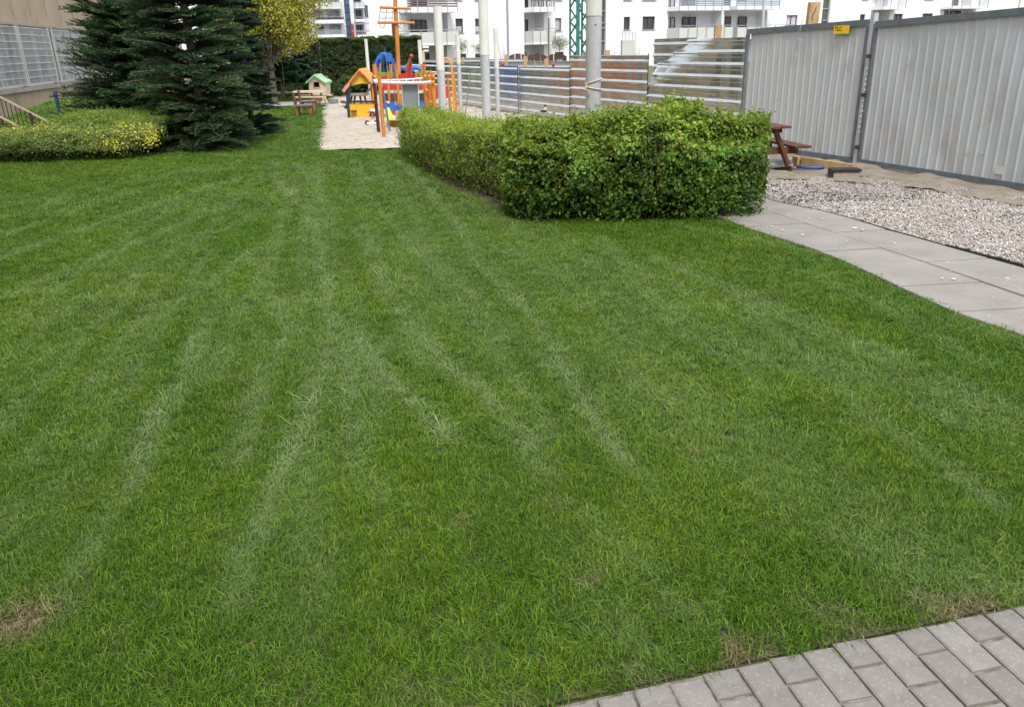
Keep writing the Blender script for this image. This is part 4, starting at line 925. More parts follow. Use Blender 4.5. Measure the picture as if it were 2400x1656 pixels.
# blue dome climber
q = D(905, 155, 27); dm = thing('dome_climber', (q.x, 27, 0), 'blue dome climber of bent tubes and rounded panels behind the ship', 'climber')
ctr = D(903, 158, 27); top = D(904, 124, 27).z
for k, a in enumerate(np.linspace(0, math.pi, 6)[:-1]):
    b = MB(); R_ = .42
    b.tube([(ctr.x + math.cos(a) * R_ * math.cos(t) , 27 + math.sin(a) * R_ * math.cos(t), .55 + (top - .55) * math.sin(t) ** .8) for t in np.linspace(0.02, math.pi - .02, 15)], .022, 6); b.build('bent_tube', M['blue'], dm)
for (ax, ay, w, h, yy) in [(451, 270, 100, 120, 26.55), (240, 240, 60, 90, 26.6), (190, 590, 60, 70, 26.5)]:
    panel(dm, 'petal_panel', [Z6(ax + w * math.cos(t) * (1 if math.sin(t) < 0 else .8), ay + h * math.sin(t)) for t in np.linspace(0, 2 * math.pi, 13)[:-1]], yy, .04, M['blue'])
for a in np.linspace(.3, 5.8, 5): MB().cyl((ctr.x + .36 * math.cos(a), 27 + .36 * math.sin(a), 0), (ctr.x + .36 * math.cos(a), 27 + .36 * math.sin(a), .62), .022, n=6).build('leg', M['navy'], dm)
q = D(957, 165, 26); tn = thing('play_tunnel', (q.x, 26, 0), 'blue ring shaped crawl tunnel seen over the green panels of the ship', 'tunnel')
for cx_ in (945, 975):
    a_ = D(cx_, 166, 25.6); b = MB(); b.tube([(a_.x + .26 * math.cos(t), 25.6, .55 + .42 * math.sin(t) * 1.0 + .2) for t in np.linspace(0, math.pi, 14)], .07, 8)
    b.build('tunnel_ring', M['blue'], tn)
    for s_ in (-1, 1): MB().cyl((a_.x + .26 * s_, 25.6, 0), (a_.x + .26 * s_, 25.6, .76), .05, n=8).build('leg', M['blue'], tn)

# yellow playhouse
Yk = 22.6
kh = thing('yellow_playhouse', (D(850, 270, Yk).x, Yk, 0), 'open yellow playhouse with an orange gable roof and a pink hand at its left eave', 'playhouse')
dep = 1.1
panel(kh, 'front_panel', [Z7(1462, 770), Z7(2090, 755), Z7(2100, 1120), Z7(1490, 1120)], Yk, .04, M['yellow'])
panel(kh, 'gable_board', [Z7(1490, 345), Z7(1725, 20), Z7(2030, 305), Z7(1960, 295), Z7(1850, 275), Z7(1740, 275), Z7(1620, 300)], Yk + .02, .035, M['yellow'])
ap = D(*Z7(1722, 0), Yk); le = D(*Z7(1440, 300), Yk); re = D(*Z7(2040, 290), Yk)
for side, e_ in (('l', le), ('r', re)):
    for k in range(5):
        y0 = Yk - .12 + k * .26; n_v = (e_ - ap).normalized()
        MB().slabpoly([ap + Vector((0, y0 - Yk, .05)), e_ + Vector((0, y0 - Yk, .0)), e_ + Vector((0, y0 - Yk + .25, 0)), ap + Vector((0, y0 - Yk + .25, .05))], (0, 0, .045)).build('roof_board', M['amber'], kh)
panel(kh, 'hand_board', [Z7(1440, 270), Z7(1480, 310), Z7(1400, 400), Z7(1330, 500), Z7(1300, 495), Z7(1335, 420), Z7(1290, 470), Z7(1268, 450), Z7(1330, 360), Z7(1400, 275)], Yk - .14, .04, M['pink'])
for (tx, ty, bx, by, Y) in [(1405, 420, 1455, 1075, Yk + .03), (1425, 420, 1450, 700, Yk + dep)]: post(kh, Z7(tx, ty), Z7(bx, by), Y, .045, M['navy'], 'post')
post(kh, Z7(2040, 320), Z7(2090, 1100), Yk + .03, .04, M['amber'], 'post'); post(kh, Z7(2000, 320), Z7(2060, 900), Yk + dep, .04, M['amber'], 'post')
panel(kh, 'counter', [Z7(1480, 700), Z7(2060, 700), Z7(2080, 748), Z7(1470, 750)], Yk - .03, .16, M['wood_dark'])
panel(kh, 'bracket_board', [Z7(2000, 340), Z7(2020, 400), Z7(1850, 545), Z7(1820, 540)], Yk + .9, .04, M['wood_pale'])
panel(kh, 'shelf', [Z7(1478, 945), Z7(1620, 945), Z7(1620, 968), Z7(1478, 968)], Yk - .16, .16, M['wood_dark'])

# dark picnic table seen through the playhouse
q = D(*Z7(1660, 700), 27.5); tb = thing('picnic_table', (q.x, 27.5, 0), 'dark brown picnic table seen through the open yellow playhouse', 'table')
panel(tb, 'table_board', [Z7(1455, 545), Z7(1870, 545), Z7(1870, 582), Z7(1455, 582)], 27.3, .55, M['wood_seat'])
for (x0, x1) in [(1520, 1470), (1600, 1560), (1720, 1750), (1830, 1890)]: MB().beam(D(*Z7(x0, 575), 27.4), Vector((D(*Z7(x1, 720), 27.4).x, 27.4, 0)), .05, .06).build('leg', M['wood_dark'], tb)
panel(tb, 'bench_board', [Z7(1225, 710), Z7(1420, 760), Z7(1415, 785), Z7(1240, 745)], 26.9, .5, M['wood_dark'])
MB().beam(D(*Z7(1420, 780), 26.2), (D(*Z7(1360, 900), 26.2).x, 26.2, 0), .08, .08).build('leg', M['wood_dark'], tb)

# cream playhouse with mint roof
Yh = 30.6; q = D(747, 240, Yh)
ch = thing('cream_playhouse', (q.x, Yh, 0), 'narrow cream wooden playhouse on stilts with a mint green gable roof', 'playhouse')
L_ = lambda a, b_, Y=Yh: D(*Z7(a, b_), Y)
wt = [Z7(455, 235), Z7(607, 95), Z7(830, 225), Z7(850, 475), Z7(875, 590), Z7(480, 590), Z7(470, 470)]
# front boards with a real window opening
bx = [(455, 830, 235, 372, 'top')]
for k, (ya, yb) in enumerate([(235, 300), (300, 372), (372, 425), (425, 475), (475, 530), (530, 588)]):
    x0 = 458 + k * 3; x1 = 832 + k * 8
    if k < 2:
        panel(ch, 'wall_board', [Z7(x0, ya), Z7(568, ya), Z7(575, yb - 3), Z7(x0 + 3, yb - 3)], Yh, .03, M['cream'])
        panel(ch, 'wall_board', [Z7(722, ya), Z7(x1, ya), Z7(x1 + 6, yb - 3), Z7(730, yb - 3)], Yh, .03, M['cream'])
    else: panel(ch, 'wall_board', [Z7(x0, ya), Z7(x1, ya), Z7(x1 + 6, yb - 3), Z7(x0 + 3, yb - 3)], Yh, .03, M['cream'])
panel(ch, 'gable_board', [Z7(458, 232), Z7(607, 95), Z7(830, 232)], Yh, .03, M['cream'])
MB().box((D(*Z7(650, 300), Yh).x, Yh + .86, D(*Z7(650, 300), Yh).z - .1), (.52, .03, .75)).build('back_wall', M['wood_mid'], ch)
for xa in (462, 838):
    a_ = L_(xa, 235); c_ = L_(xa + 20, 590); MB().slabpoly([a_ + Vector((0, .035, 0)), a_ + Vector((0, .9, 0)), c_ + Vector((0, .9, 0)), c_ + Vector((0, .035, 0))], (.03, 0, 0)).build('side_wall', M['cream'], ch)
ap = L_(607, 45); 
for (ex, ey) in [(395, 235), (890, 232)]:
    e_ = L_(ex, ey)
    MB().slabpoly([ap + Vector((0, -.12, 0)), e_ + Vector((0, -.12, 0)), e_ + Vector((0, 1.0, 0)), ap + Vector((0, 1.0, 0))], (0, 0, -.055)).build('roof_side', M['mint'], ch)
fw = MB()
for a_, b_ in (((560, 225), (722, 222)), ((572, 372), (735, 372)), ((562, 222), (574, 372)), ((722, 222), (736, 372))): fw.beam(L_(*a_, Yh - .02), L_(*b_, Yh - .02), .02, .022)
fw.build('window_frame', M['wood_pale'], ch)
for k in range(9): 
    x_ = 520 + k * 38; MB().beam(L_(x_, 595), (L_(x_ + 18, 770).x, Yh, 0.02), .03, .05, up=(0, 1, 0)).build('stilt_slat', M['wood_mid'] if k < 8 else M['wood_pale'], ch)
for (a_, b_) in (((845, 590), (905, 765)), ((800, 590), (830, 765))): MB().beam(L_(*a_, Yh - .05), (L_(*b_, Yh - .05).x, Yh - .05, 0), .05, .05, up=(0, 1, 0)).build('leg', M['wood_pale'], ch)

# pale picnic table in front of it
ptb = thing('picnic_table', (D(725, 243, 28.6).x, 28.6, 0), 'pale raw wood picnic table in front of the cream playhouse', 'table')
T0, T1 = D(*Z7(80, 478), 28.2), D(*Z7(845, 482), 28.2)
for k in range(3): MB().beam(T0 + Vector((0, k * .2, 0)), T1 + Vector((0, k * .2, 0)), .19, .05).build('table_board', M['wood_pale'], ptb)
B0, B1 = D(*Z7(95, 612), 27.9), D(*Z7(880, 600), 27.9)
for k in range(2): MB().beam(B0 + Vector((0, k * 1.0, .0)), B1 + Vector((0, k * 1.0, 0)), .2, .04).build('bench_board', M['wood_pale'], ptb)
for (a, c_) in (((170, 500), (260, 650)), ((500, 500), (680, 590)), ((770, 495), (700, 650))):
    MB().beam(D(*Z7(*a), 28.3), (D(*Z7(*c_), 28.3).x, 28.3, .0), .05, .09, up=(0, 1, 0)).build('leg', M['wood_mid'], ptb)

# two small wooden armchairs side by side on the lawn
def chair(name, lab):
    c = local(name, lab, 'chair', 'brown wooden chairs by the sandpit')
    for k in range(3): MB().box((0.0, -.16 + k * .155, .27), (.46, .145, .03)).build('seat_board', M['wood_seat'], c)
    MB().box((0, .0, .235), (.44, .46, .04)).build('seat_frame', M['wood_dark'], c)
    for sx_ in (-1, 1):
        for sy_ in (-1, 1): MB().box((sx_ * .19, sy_ * .18, .11), (.075, .085, .215)).build('leg', M['wood_mid'], c)
    for k in range(3): MB().box((-.23 - k * .012, 0, .34 + k * .10), (.035, .42, .088)).build('back_board', M['wood_brown'], c)
    return c
c1 = chair('wooden_chair', 'small brown wooden chair standing nearest on the lawn beside the sandpit')
p = G(715, 270); place(c1, (p.x, p.y, 0), .12)
p = G(724, 258); c2 = dup(c1, (p.x, p.y, 0), .12, 'small brown wooden chair just behind the nearest one, before the pale picnic table')
c3 = thing('sand_digger', tuple(G(782, 247)), 'yellow seat toy digger lying at the left edge of the sandpit', 'toy')
MB().tube([D(*Z7(935, 700), 29), D(*Z7(985, 690), 29), D(*Z7(1010, 740), 29), D(*Z7(1140, 752), 29)], [.06, .1, .05, .04], 8).build('yellow_arm', M['plastic_lime'], c3)
q0, q1 = D(*Z7(985, 800), 29), D(*Z7(1175, 800), 29); MB().box(((q0.x + q1.x) / 2, 29, .07), (abs(q1.x - q0.x), .3, .14)).build('base_box', M['slate'], c3)
# toy tricycle
p = G(875, 293); tr = thing('toy_tricycle', (p.x, p.y, 0), 'white and maroon toy tricycle in the sand before the yellow playhouse', 'tricycle'); Yt = p.y
q = lambda a, c_: D(*Z7(a, c_), Yt)
MB().ball(q(2030, 935), .075, 10, 6, (1.1, 1, .55)).build('seat', M['plastic_white'], tr)
b = MB(); b.cyl(q(2015, 950), q(2030, 1080), .035, .09, n=10); b.build('body', M['maroon'], tr)
b = MB(); b.cyl(q(2030, 1060), q(2040, 1230), .03, .035, n=8); b.build('fork', M['plastic_white'], tr)
b = MB(); b.box(q(2050, 1240), (.30, .16, .05)); b.build('foot_board', M['plastic_white'], tr)
for (a, c_) in ((1900, 1250), (2120, 1255)):
    w = q(a, c_); MB().cyl((w.x, Yt - .03, .055), (w.x, Yt + .03, .055), .055, n=14).build('wheel', M['plastic_black'], tr)
MB().cyl(q(1905, 985), q(1985, 970), .012, n=6).build('handle', M['plastic_black'], tr)
# odd small figure sticking out above the hedge
p = D(1277, 262, 9.7); t = thing('garden_tool', (p.x, 9.7, p.z), 'small pale and black tool with a round navy knob poking out of the hedge top', 'tool')
E_ = lambda a, c_, Y=9.7: D(1220 + a / 23.13, 230 + c_ / 23.13, Y)
MB().ball(E_(1350, 410), .017, 10, 6, (1, 1, .85)).build('knob', M['navy'], t)
MB().cyl(E_(1350, 480), E_(1330, 660), .016, .020, n=8).build('grip', M['cream'], t)
MB().beam(E_(1080, 730), E_(1420, 720), .02, .024).build('body', M['plastic_black'], t)
MB().cyl(E_(300, 1000), E_(1180, 590), .004, n=5).build('cane', M['rope'], t)

# ------------------------------------------------------------------ things on the building site behind the fences
def stick(name, top, bot, Y, w, m, label, cat, group=None, z0=0.0):
    a = D(*top, Y); c = D(*bot, Y); t = thing(name, (c.x, Y, 0), label, cat, group)
    MB().beam((c.x, Y, z0), a, w, w * .8, up=(0, 1, 0)).build('timber', m, t); return t
stick('timber_post', (1186, 128), (1187, 160), 29.5, .10, M['wood_raw'], 'raw timber post behind the fence at the foot of the grey lamp pole', 'post', 'timber posts behind the fence')
stick('timber_post', (1231, 132), (1230, 160), 28.5, .12, M['wood_raw'], 'raw timber post behind the fence below the plain white wall corner', 'post', 'timber posts behind the fence')
stick('timber_post', (1254, 144), (1254, 160), 28, .04, M['wood_raw'], 'thinnest raw timber stake behind the fence, before the brown board fence', 'post', 'timber posts behind the fence')
stick('timber_post', (1280, 138), (1280, 160), 27.5, .12, M['wood_raw'], 'raw timber post behind the fence at the foot of the thin brown pole', 'post', 'timber posts behind the fence')
stick('timber_post', (1064, 134), (1065, 150), 33, .07, M['wood_raw'], 'raw timber post behind the fence left of the thin cream pole', 'post', 'timber posts behind the fence')
stick('timber_post', (1085, 134), (1086, 150), 32.5, .07, M['wood_raw'], 'raw timber post behind the fence right of the thin cream pole', 'post', 'timber posts behind the fence')
stick('timber_post', (1424, 118), (1425, 132), 24, .13, M['wood_raw'], 'raw timber post top just right of the thickest pole, above the fence', 'post', 'timber posts behind the fence')
stick('timber_post', (1683, 60), (1683, 84), 16.5, .125, M['wood_raw'], 'rounded raw timber post above the near fence sheet, before the balcony', 'post', 'timber posts behind the fence')
t = stick('timber_board', (1909, 6), (1895, 64), 14.6, .17, M['wood_raw'], 'wide raw timber board with a crack sticking up behind the gate', 'board')
a_ = D(1912, 16, 14.5); MB().tube([D(1913, 16, 14.51), D(1911, 26, 14.51), D(1905, 34, 14.51), D(1903, 50, 14.51)], .005, 4).build('crack', M['wood_dark'], t)
def mastpole(top, bot, Y, r, m, label):
    a = D(*top, Y); c = D(*bot, Y); t = thing('thin_pole', (c.x, Y, 0), label, 'pole'); MB().cyl((c.x, Y, 0), a, r, n=8).build('tube', m, t); return t
mastpole((1188, -30), (1191, 128), 36, .045, M['balc_grey'], 'grey lamp pole rising before the white wall left of the middle balconies')
mastpole((1286, 43), (1285, 132), 36, .035, M['wood_seat'], 'thin brown pole beside the middle balconies, ending at window height')
mastpole((1793, -30), (1790, 74), 24, .045, M['galv'], 'thin grey pole before the right hand balconies above the fence corner')
q = D(992, 130, 34); t = thing('timber_post', (q.x, 34, 0), 'timber post with a small white camera on top beside the end of the dark hedge', 'post')
MB().cyl((q.x, 34, 0), D(991, 119, 34), .07, n=8).build('timber', M['wood_pale'], t)
MB().box(D(998, 113, 34) + Vector((0, 0, .04)), (.24, .12, .08)).build('camera_body', M['plastic_white'], t); MB().box(D(999, 119, 34), (.20, .12, .06)).build('camera_arm', M['plastic_white'], t)
# teal lattice mast
Ym = 33.0; a_ = D(1336, 150, Ym); w_ = .72; lm = thing('lattice_mast', (a_.x + w_ / 2, Ym, 0), 'teal green steel lattice mast standing behind the fence next to the thickest pole', 'mast')
legs = [(a_.x, Ym, .07), (a_.x + .26, Ym - .45, .13), (a_.x + w_, Ym, .07), (a_.x + .5, Ym + .5, .07)]
zt = 4.6
for (x_, y_, w0) in legs: MB().beam((x_, y_, 0), (x_, y_, zt), w0, w0, up=(0, 1, 0)).build('leg', M['teal'], lm)
for (i_, j_) in ((0, 1), (1, 2), (2, 3), (3, 0)):
    A, B = Vector(legs[i_][:2] + (0,)), Vector(legs[j_][:2] + (0,)); z = .1; k = 0
    while z < zt - .5:
        p, q = (A, B) if k % 2 == 0 else (B, A)
        MB().beam(p + Vector((0, 0, z)), q + Vector((0, 0, z + .48)), .05, .035).build('brace', M['teal'], lm); z += .48; k += 1
# brown board fence, box, plants
q0, q1 = D(1193, 131, 50), D(1330, 131, 48); bf = thing('board_fence', (q0.x, 50, 0), 'low dark brown fence with gently arched tops before the white building', 'fence')
nb = 9
for k in range(nb):
    u0, u1 = k / nb, (k + 1) / nb - .01; A = q0.lerp(q1, u0); B = q0.lerp(q1, u1); hz_ = q0.z
    B.x -= .01; pts = [Vector((A.x, A.y, 0)), Vector((B.x, B.y, 0))] + [A.lerp(B, 1 - i / 6) + Vector((0, 0, .14 * math.sin(math.pi * (k % 3 + 1 - i / 6) / 3) - .02)) for i in range(7)]
    MB().slabpoly(pts, (0, .04, 0)).build('fence_panel', M['far_brown'], bf)
Yb = 28; A, B = D(1457, 95, Yb), D(1487, 130, Yb); gb = thing('cabinet', ((A.x + B.x) / 2, Yb, 0), 'light grey site cabinet with a wire guard on top behind the fence', 'cabinet')
MB().box(((A.x + B.x) / 2, Yb, A.z / 2), (B.x - A.x, .4, A.z)).build('body', M['balc_pale'], gb)
for k in range(5): x_ = A.x + (B.x - A.x) * k / 4; MB().cyl((x_, Yb - .15, A.z), (x_, Yb - .15, D(1460, 78, Yb).z), .01, n=5).build('guard_bar', M['balc_grey'], gb)
MB().cyl((A.x - .1, Yb - .15, D(1460, 78, Yb).z), (B.x, Yb - .15, D(1460, 78, Yb).z), .01, n=5).build('guard_rail', M['balc_grey'], gb)
for (px_, py_, Y_, lab) in [(1178, 151, 24, 'small red knob on the pale fence at the thin white pole'), (1297, 152, 24, 'small red knob on the pale fence near the lattice mast')]:
    q = D(px_, py_, Y_ + 5); t = thing('red_knob', tuple(q), lab, 'lamp'); MB().ball(q, .055, 8, 5, (1, 1, 1.3)).build('lens', M['red'], t); MB().box(q - Vector((0, 0, .09)), (.05, .05, .05)).build('bracket', M['plastic_black'], t)  # plain red knobs on the fence, not real lamps

# ------------------------------------------------------------------ buildings
class Facade:
    """wall on the vertical plane through ground points a, b; rectangles are given by their place on the photograph"""
    def __init__(f, name, a, b, label, cat='building'):
        f.a, f.b = a, b; f.d, f.n = plane_axes(a, b); f.o = Vector((a[0], a[1], 0)); f.holes = []
        f.t = thing(name, (a[0], a[1], 0), label, cat)
        if ray(1800, 100).cross(ray(600, 100)).z < 0: pass
        f.sg = 1.0
    def P(f, s, z, o=0.0): return f.o + f.d * s + f.n * o + Vector((0, 0, z))
    def R(f, x0, y0, x1, y1):
        xm, ym = (x0 + x1) / 2, (y0 + y1) / 2
        s0, s1 = S(x0, ym, f.a, f.b)[0], S(x1, ym, f.a, f.b)[0]
        return min(s0, s1), max(s0, s1), S(xm, y1, f.a, f.b)[1], S(xm, y0, f.a, f.b)[1]
    def rect(f, b, s0, s1, z0, z1, o):
        b.quad(f.P(s0, z0, o), f.P(s1, z0, o), f.P(s1, z1, o), f.P(s0, z1, o))
    def bar(f, b, s0, s1, z0, z1, o0, o1):
        b.hexa([f.P(s0, z0, o0), f.P(s1, z0, o0), f.P(s1, z0, o1), f.P(s0, z0, o1)], [f.P(s0, z1, o0), f.P(s1, z1, o0), f.P(s1, z1, o1), f.P(s0, z1, o1)])
    def window(f, r, frame, glass, base=0.0, cols=2, dep=.16, sill=True, parent=None, lower=None, wall=None):
        s0, s1, z0, z1 = r; fw = min(.07, (s1 - s0) * .12)
        if wall is None: f.holes.append((s0, s1, z0, z1, dep))
        o = base - dep; b = MB()
        f.bar(b, s0, s1, z0, z0 + fw, o - .04, o + .04); f.bar(b, s0, s1, z1 - fw, z1, o - .04, o + .04)
        for k in range(cols + 1):
            c = s0 + fw / 2 + (s1 - s0 - fw) * k / cols; f.bar(b, c - fw / 2, c + fw / 2, z0 + fw, z1 - fw, o - .039, o + .041)
        w = b.build('window', frame, f.t)
        for k in range(cols):
            c0 = s0 + fw + (s1 - s0 - fw) * k / cols + .002; c1 = s0 + (s1 - s0 - fw) * (k + 1) / cols - .002
            b = MB(); f.bar(b, c0, c1, z0 + fw, z1 - fw, o - .012, o + .0); b.build('pane', glass, w)
            if lower: b = MB(); f.bar(b, c0, c1, z0 + fw, z0 + (z1 - z0) * .45, o + .002, o + .008); b.build('blind', lower, w)
        if sill: b = MB(); f.bar(b, s0 - .05, s1 + .05, z0 - .05, z0 - .005, base - .02, base + .06); b.build('sill', M['balc_grey'], w)
        return w
    def wall(f, s0, s1, z0, z1, m, depth=12.0, shear=0.0):
        ss = sorted({s0, s1} | {v for h in f.holes for v in h[:2] if s0 < v < s1}); zs = sorted({z0, z1} | {v for h in f.holes for v in h[2:4] if z0 < v < z1})
        b = MB()
        for i in range(len(ss) - 1):
            for j in range(len(zs) - 1):
                cs, cz = (ss[i] + ss[i + 1]) / 2, (zs[j] + zs[j + 1]) / 2
                if not any(h[0] < cs < h[1] and h[2] < cz < h[3] for h in f.holes): f.rect(b, ss[i], ss[i + 1], zs[j], zs[j + 1], 0)
        for h in f.holes:
            a, c, e, g, dp = h; dp += .05; a_, c_, e_, g_ = max(a, s0), min(c, s1), max(e, z0), min(g, z1)
            b.quad(f.P(a_, e_, 0), f.P(c_, e_, 0), f.P(c_, e_, -dp), f.P(a_, e_, -dp)); b.quad(f.P(a_, g_, 0), f.P(c_, g_, 0), f.P(c_, g_, -dp), f.P(a_, g_, -dp))
            b.quad(f.P(a_, e_, 0), f.P(a_, g_, 0), f.P(a_, g_, -dp), f.P(a_, e_, -dp)); b.quad(f.P(c_, e_, 0), f.P(c_, g_, 0), f.P(c_, g_, -dp), f.P(c_, e_, -dp))
        h_ = shear
        for s in (s0, s1): b.quad(f.P(s, z0, 0), f.P(s, z1, 0), f.P(s + h_, z1, -depth), f.P(s + h_, z0, -depth))
        b.quad(f.P(s0 + h_, z0, -depth), f.P(s1 + h_, z0, -depth), f.P(s1 + h_, z1, -depth), f.P(s0 + h_, z1, -depth))
        b.quad(f.P(s0, z1, 0), f.P(s1, z1, 0), f.P(s1 + h_, z1, -depth), f.P(s0 + h_, z1, -depth))
        return b.build('wall', m, f.t)
    def loggia(f, r, m, dep=1.4):
        s0, s1, z0, z1 = r; f.holes.append((s0, s1, z0, z1, dep)); b = MB(); f.rect(b, s0, s1, z0, z1, -dep); b.build('loggia_wall', m, f.t)
    def balcony(f, r, slab, panelm, out=1.2, kind='panel', n=5, rail=True, gap=.0):
        """r covers railing and slab; slab is the thickness of its white edge in metres"""
        s0, s1, z0, z1 = r; b = MB(); f.bar(b, s0, s1, z0, z0 + slab, .0, out); sl = b.build('balcony_slab', M['render_white'], f.t)
        zb = z0 + slab + gap
        if kind == 'panel':
            b = MB(); f.bar(b, s0 + .02, s1 - .02, zb, z1 - .16, out - .07, out - .02); b.build('balcony_panel', panelm, f.t)
            for s in (s0 + .03, s1 - .05): b = MB(); f.bar(b, s, s + .05, zb, z1 - .16, .02, out - .08); b.build('balcony_panel', panelm, f.t)
        elif kind == 'slats':
            nn = max(3, int((z1 - .1 - zb) / .13))
            for k in range(nn): b = MB(); zz = zb + (z1 - .1 - zb) * k / nn; f.bar(b, s0 + .02, s1 - .02, zz, zz + .095, out - .06, out - .03); b.build('slat', panelm, f.t)
        elif kind == 'bars':
            b = MB(); k = 0; s = s0 + .05
            while s < s1: f.bar(b, s, s + .018, zb, z1 - .06, out - .05, out - .03); s += .13
            props(b.build('railing_bars', M['balc_grey'], f.t), kind='stuff')
        b = MB(); f.bar(b, s0, s1, z1 - .05, z1, out - .06, out - .01); b.build('hand_rail', M['balc_grey'], f.t)
        for k in range(n + 1):
            s = s0 + .02 + (s1 - s0 - .09) * k / n; b = MB(); f.bar(b, s, s + .05, z0 + .02, z1 - .052, out - .005, out + .03); b.build('rail_post', M['balc_grey'], f.t)

# white apartment block across the picture
pa = D(1070, 130, 60); pb_ = D(1843, 100, 73.5)
ap = Facade('apartment_block', (pa.x, pa.y), (pb_.x, pb_.y), 'long white apartment block with balconies filling the background behind the fences')
dirA = 1 if (Vector((pb_.x - pa.x, 0, 0)).dot(ap.d) > 0) else -1
br, wh, gl, gp = M['frame_brown'], M['frame_white'], M['glass'], M['glass_pale']
W = lambda x0, y0, x1, y1, **k: ap.window(ap.R(x0, y0, x1, y1), k.pop('frame', br), k.pop('glass', gl), **k)
W(1068, 44, 1085.5, 77, cols=1, lower=gp); W(1114, 44, 1131, 77, cols=1, lower=gp); W(1301, 43, 1316, 73, cols=1, glass=gp); W(1462, 40, 1477, 70, cols=1); W(1506, 39, 1535, 69.5)
W(1843, 36, 1869, 62, cols=2, glass=gp); W(2015, 34, 2027, 60, cols=1); W(2094, 33, 2115, 60); W(2161, 32, 2185, 58)
for (x0, x1) in ((1065, 1082), (1112, 1128), (1300, 1317), (1462, 1481), (1506, 1538)): W(x0, -36, x1, 1.5, cols=1)
for (x0, x1) in ((2022, 2036), (2169, 2189)): W(x0, -34, x1, .5, cols=1)
# stair strips
for (x0, x1, yb, seps) in ((1410, 1421, 131, (26, 54, 66, 97)), (1930, 1948, 66, (21, 48))):
    r = ap.R(x0, -60, x1, yb); ap.holes.append((*r, .2)); b = MB(); ap.rect(b, *r, -.2); b.build('stair_glazing', mat('stair_glazing', (.05, .055, .045), (.09, .10, .08), .15, scale=.6), ap.t)
    for y in seps: q = ap.R(x0, y - 1.2, x1, y + 1.2); b = MB(); ap.bar(b, *q, -.19, -.1); b.build('mullion', M['balc_grey'], ap.t)
# loggias and their windows
def log(x0, y0, x1, y1, wins, dep=1.4, m=None):
    r = ap.R(x0, y0, x1, y1); ap.loggia(r, m or M['render_white'], dep)
    for (a, c, e, g, cols, glass) in wins:
        q = ap.R(a, c, e, g); ap.window(q, br, glass, base=-dep + .12, cols=cols, dep=.02, sill=False, wall=False)
log(956, 32, 1050, 104, [(979, 46, 1017, 104, 3, gl)]); log(956, -44, 1048, 30, [(979, -34, 1016, 30, 3, gl)])
log(1229, 30, 1275, 104, [(1230.5, 45, 1257, 104, 2, gl)]); log(1229, -44, 1275, 28, [(1231, -32, 1257, 28, 2, gl)])
log(1566, 27, 1690, 90, [(1580, 40, 1601, 90, 2, gp), (1619, 39, 1650, 90, 2, gl)], 1.2); log(1566, -44, 1690, 24, [(1580, -32, 1602, 24, 2, gp), (1619, -33, 1650, 24, 2, gl)], 1.2)
log(1697, 27, 1796, 86, [(1705, 38, 1733, 86, 2, gl), (1751, 38, 1771, 68, 1, gl)], 1.2); log(1697, -44, 1796, 24, [(1705, -32, 1733, 24, 2, gl), (1751, -32, 1771, 0, 1, gl)], 1.2)
log(2046, 24, 2084, 60, [(2047, 35, 2058, 60, 1, gl)]); log(2046, -44, 2084, 20, [(2050, -34, 2070, 20, 2, gl)])
log(2211, 22, 2278, 60, [(2215, 25, 2240, 60, 2, gl), (2246, 25, 2270, 60, 2, gl)], 1.0); log(2211, -44, 2278, 18, [(2255, -34, 2268, 18, 1, gl)], 1.0)
for (x0, x1, y) in ((990, 1048, 108), (1229, 1275, 106)): log(x0, y, x1, 141, [(x0 + 4, y + 18, x0 + (x1 - x0) * .55, 139, 2, gl)], 1.4)
s_l = min(S(868, 90, ap.a, ap.b)[0], S(2600, 60, ap.a, ap.b)[0]); s_r = max(S(868, 90, ap.a, ap.b)[0], S(2600, 60, ap.a, ap.b)[0])
ap.wall(s_l, s_r, -.5, 14.6, M['render_white'], shear=5.0 * (1 if ap.d.x > 0 else -1))
b = MB(); ap.bar(b, s_l - .1, s_r + .1, 14.62, 14.9, -.6, .25); b.build('roof_edge', M['roof_dark'], ap.t)
Bk = ap.balcony
Bk(ap.R(935, -2, 1053, 32), .33, M['balc_brown'], 1.5, 'slats', 5); Bk(ap.R(1229.5, -4, 1282, 30), .32, None, 1.2, 'bars', 3)
Bk(ap.R(938, 71, 1058, 107), .12, M['balc_pale'], 1.5, 'panel', 4); Bk(ap.R(1229.5, 68, 1284, 104.5), .12, M['balc_pale'], 1.2, 'panel', 3)
Bk(ap.R(1564, -8, 1683, 27), .30, M['balc_blue'], 1.5, 'slats', 6); Bk(ap.R(1697, -8, 1798, 25), .28, M['balc_blue'], 1.5, 'slats', 5)
Bk(ap.R(1562, 61, 1690, 94), .10, M['balc_pale'], 1.5, 'panel', 6); Bk(ap.R(1697, 60, 1830, 92), .10, M['balc_pale'], 1.5, 'panel', 6)
Bk(ap.R(2044, -9, 2098, 24), .24, None, 1.2, 'bars', 3); Bk(ap.R(2206, -10, 2290, 22), .24, None, 1.2, 'bars', 4)
# table and chairs on the middle balcony, seen through its bars
r = ap.R(1232, 6, 1250, 22); b = MB()
for k in range(3):
    s = r[0] + .3 + k * .62; z = r[2] + .1
    ap.bar(b, s, s + .4, z + .4, z + .45, .3, .7); ap.bar(b, s, s + .05, z + .45, z + .9, .3, .7)
    for u in (0, .35): ap.bar(b, s + u, s + u + .04, z, z + .4, .3, .34); ap.bar(b, s + u, s + u + .04, z, z + .4, .66, .7)
tt = thing('garden_chairs', tuple(ap.P(r[0], r[2])), 'dark chairs on the barred balcony left of the lattice mast', 'chairs'); tt['kind'] = 'stuff'; b.build('chair_frames', M['wood_dark'], tt)
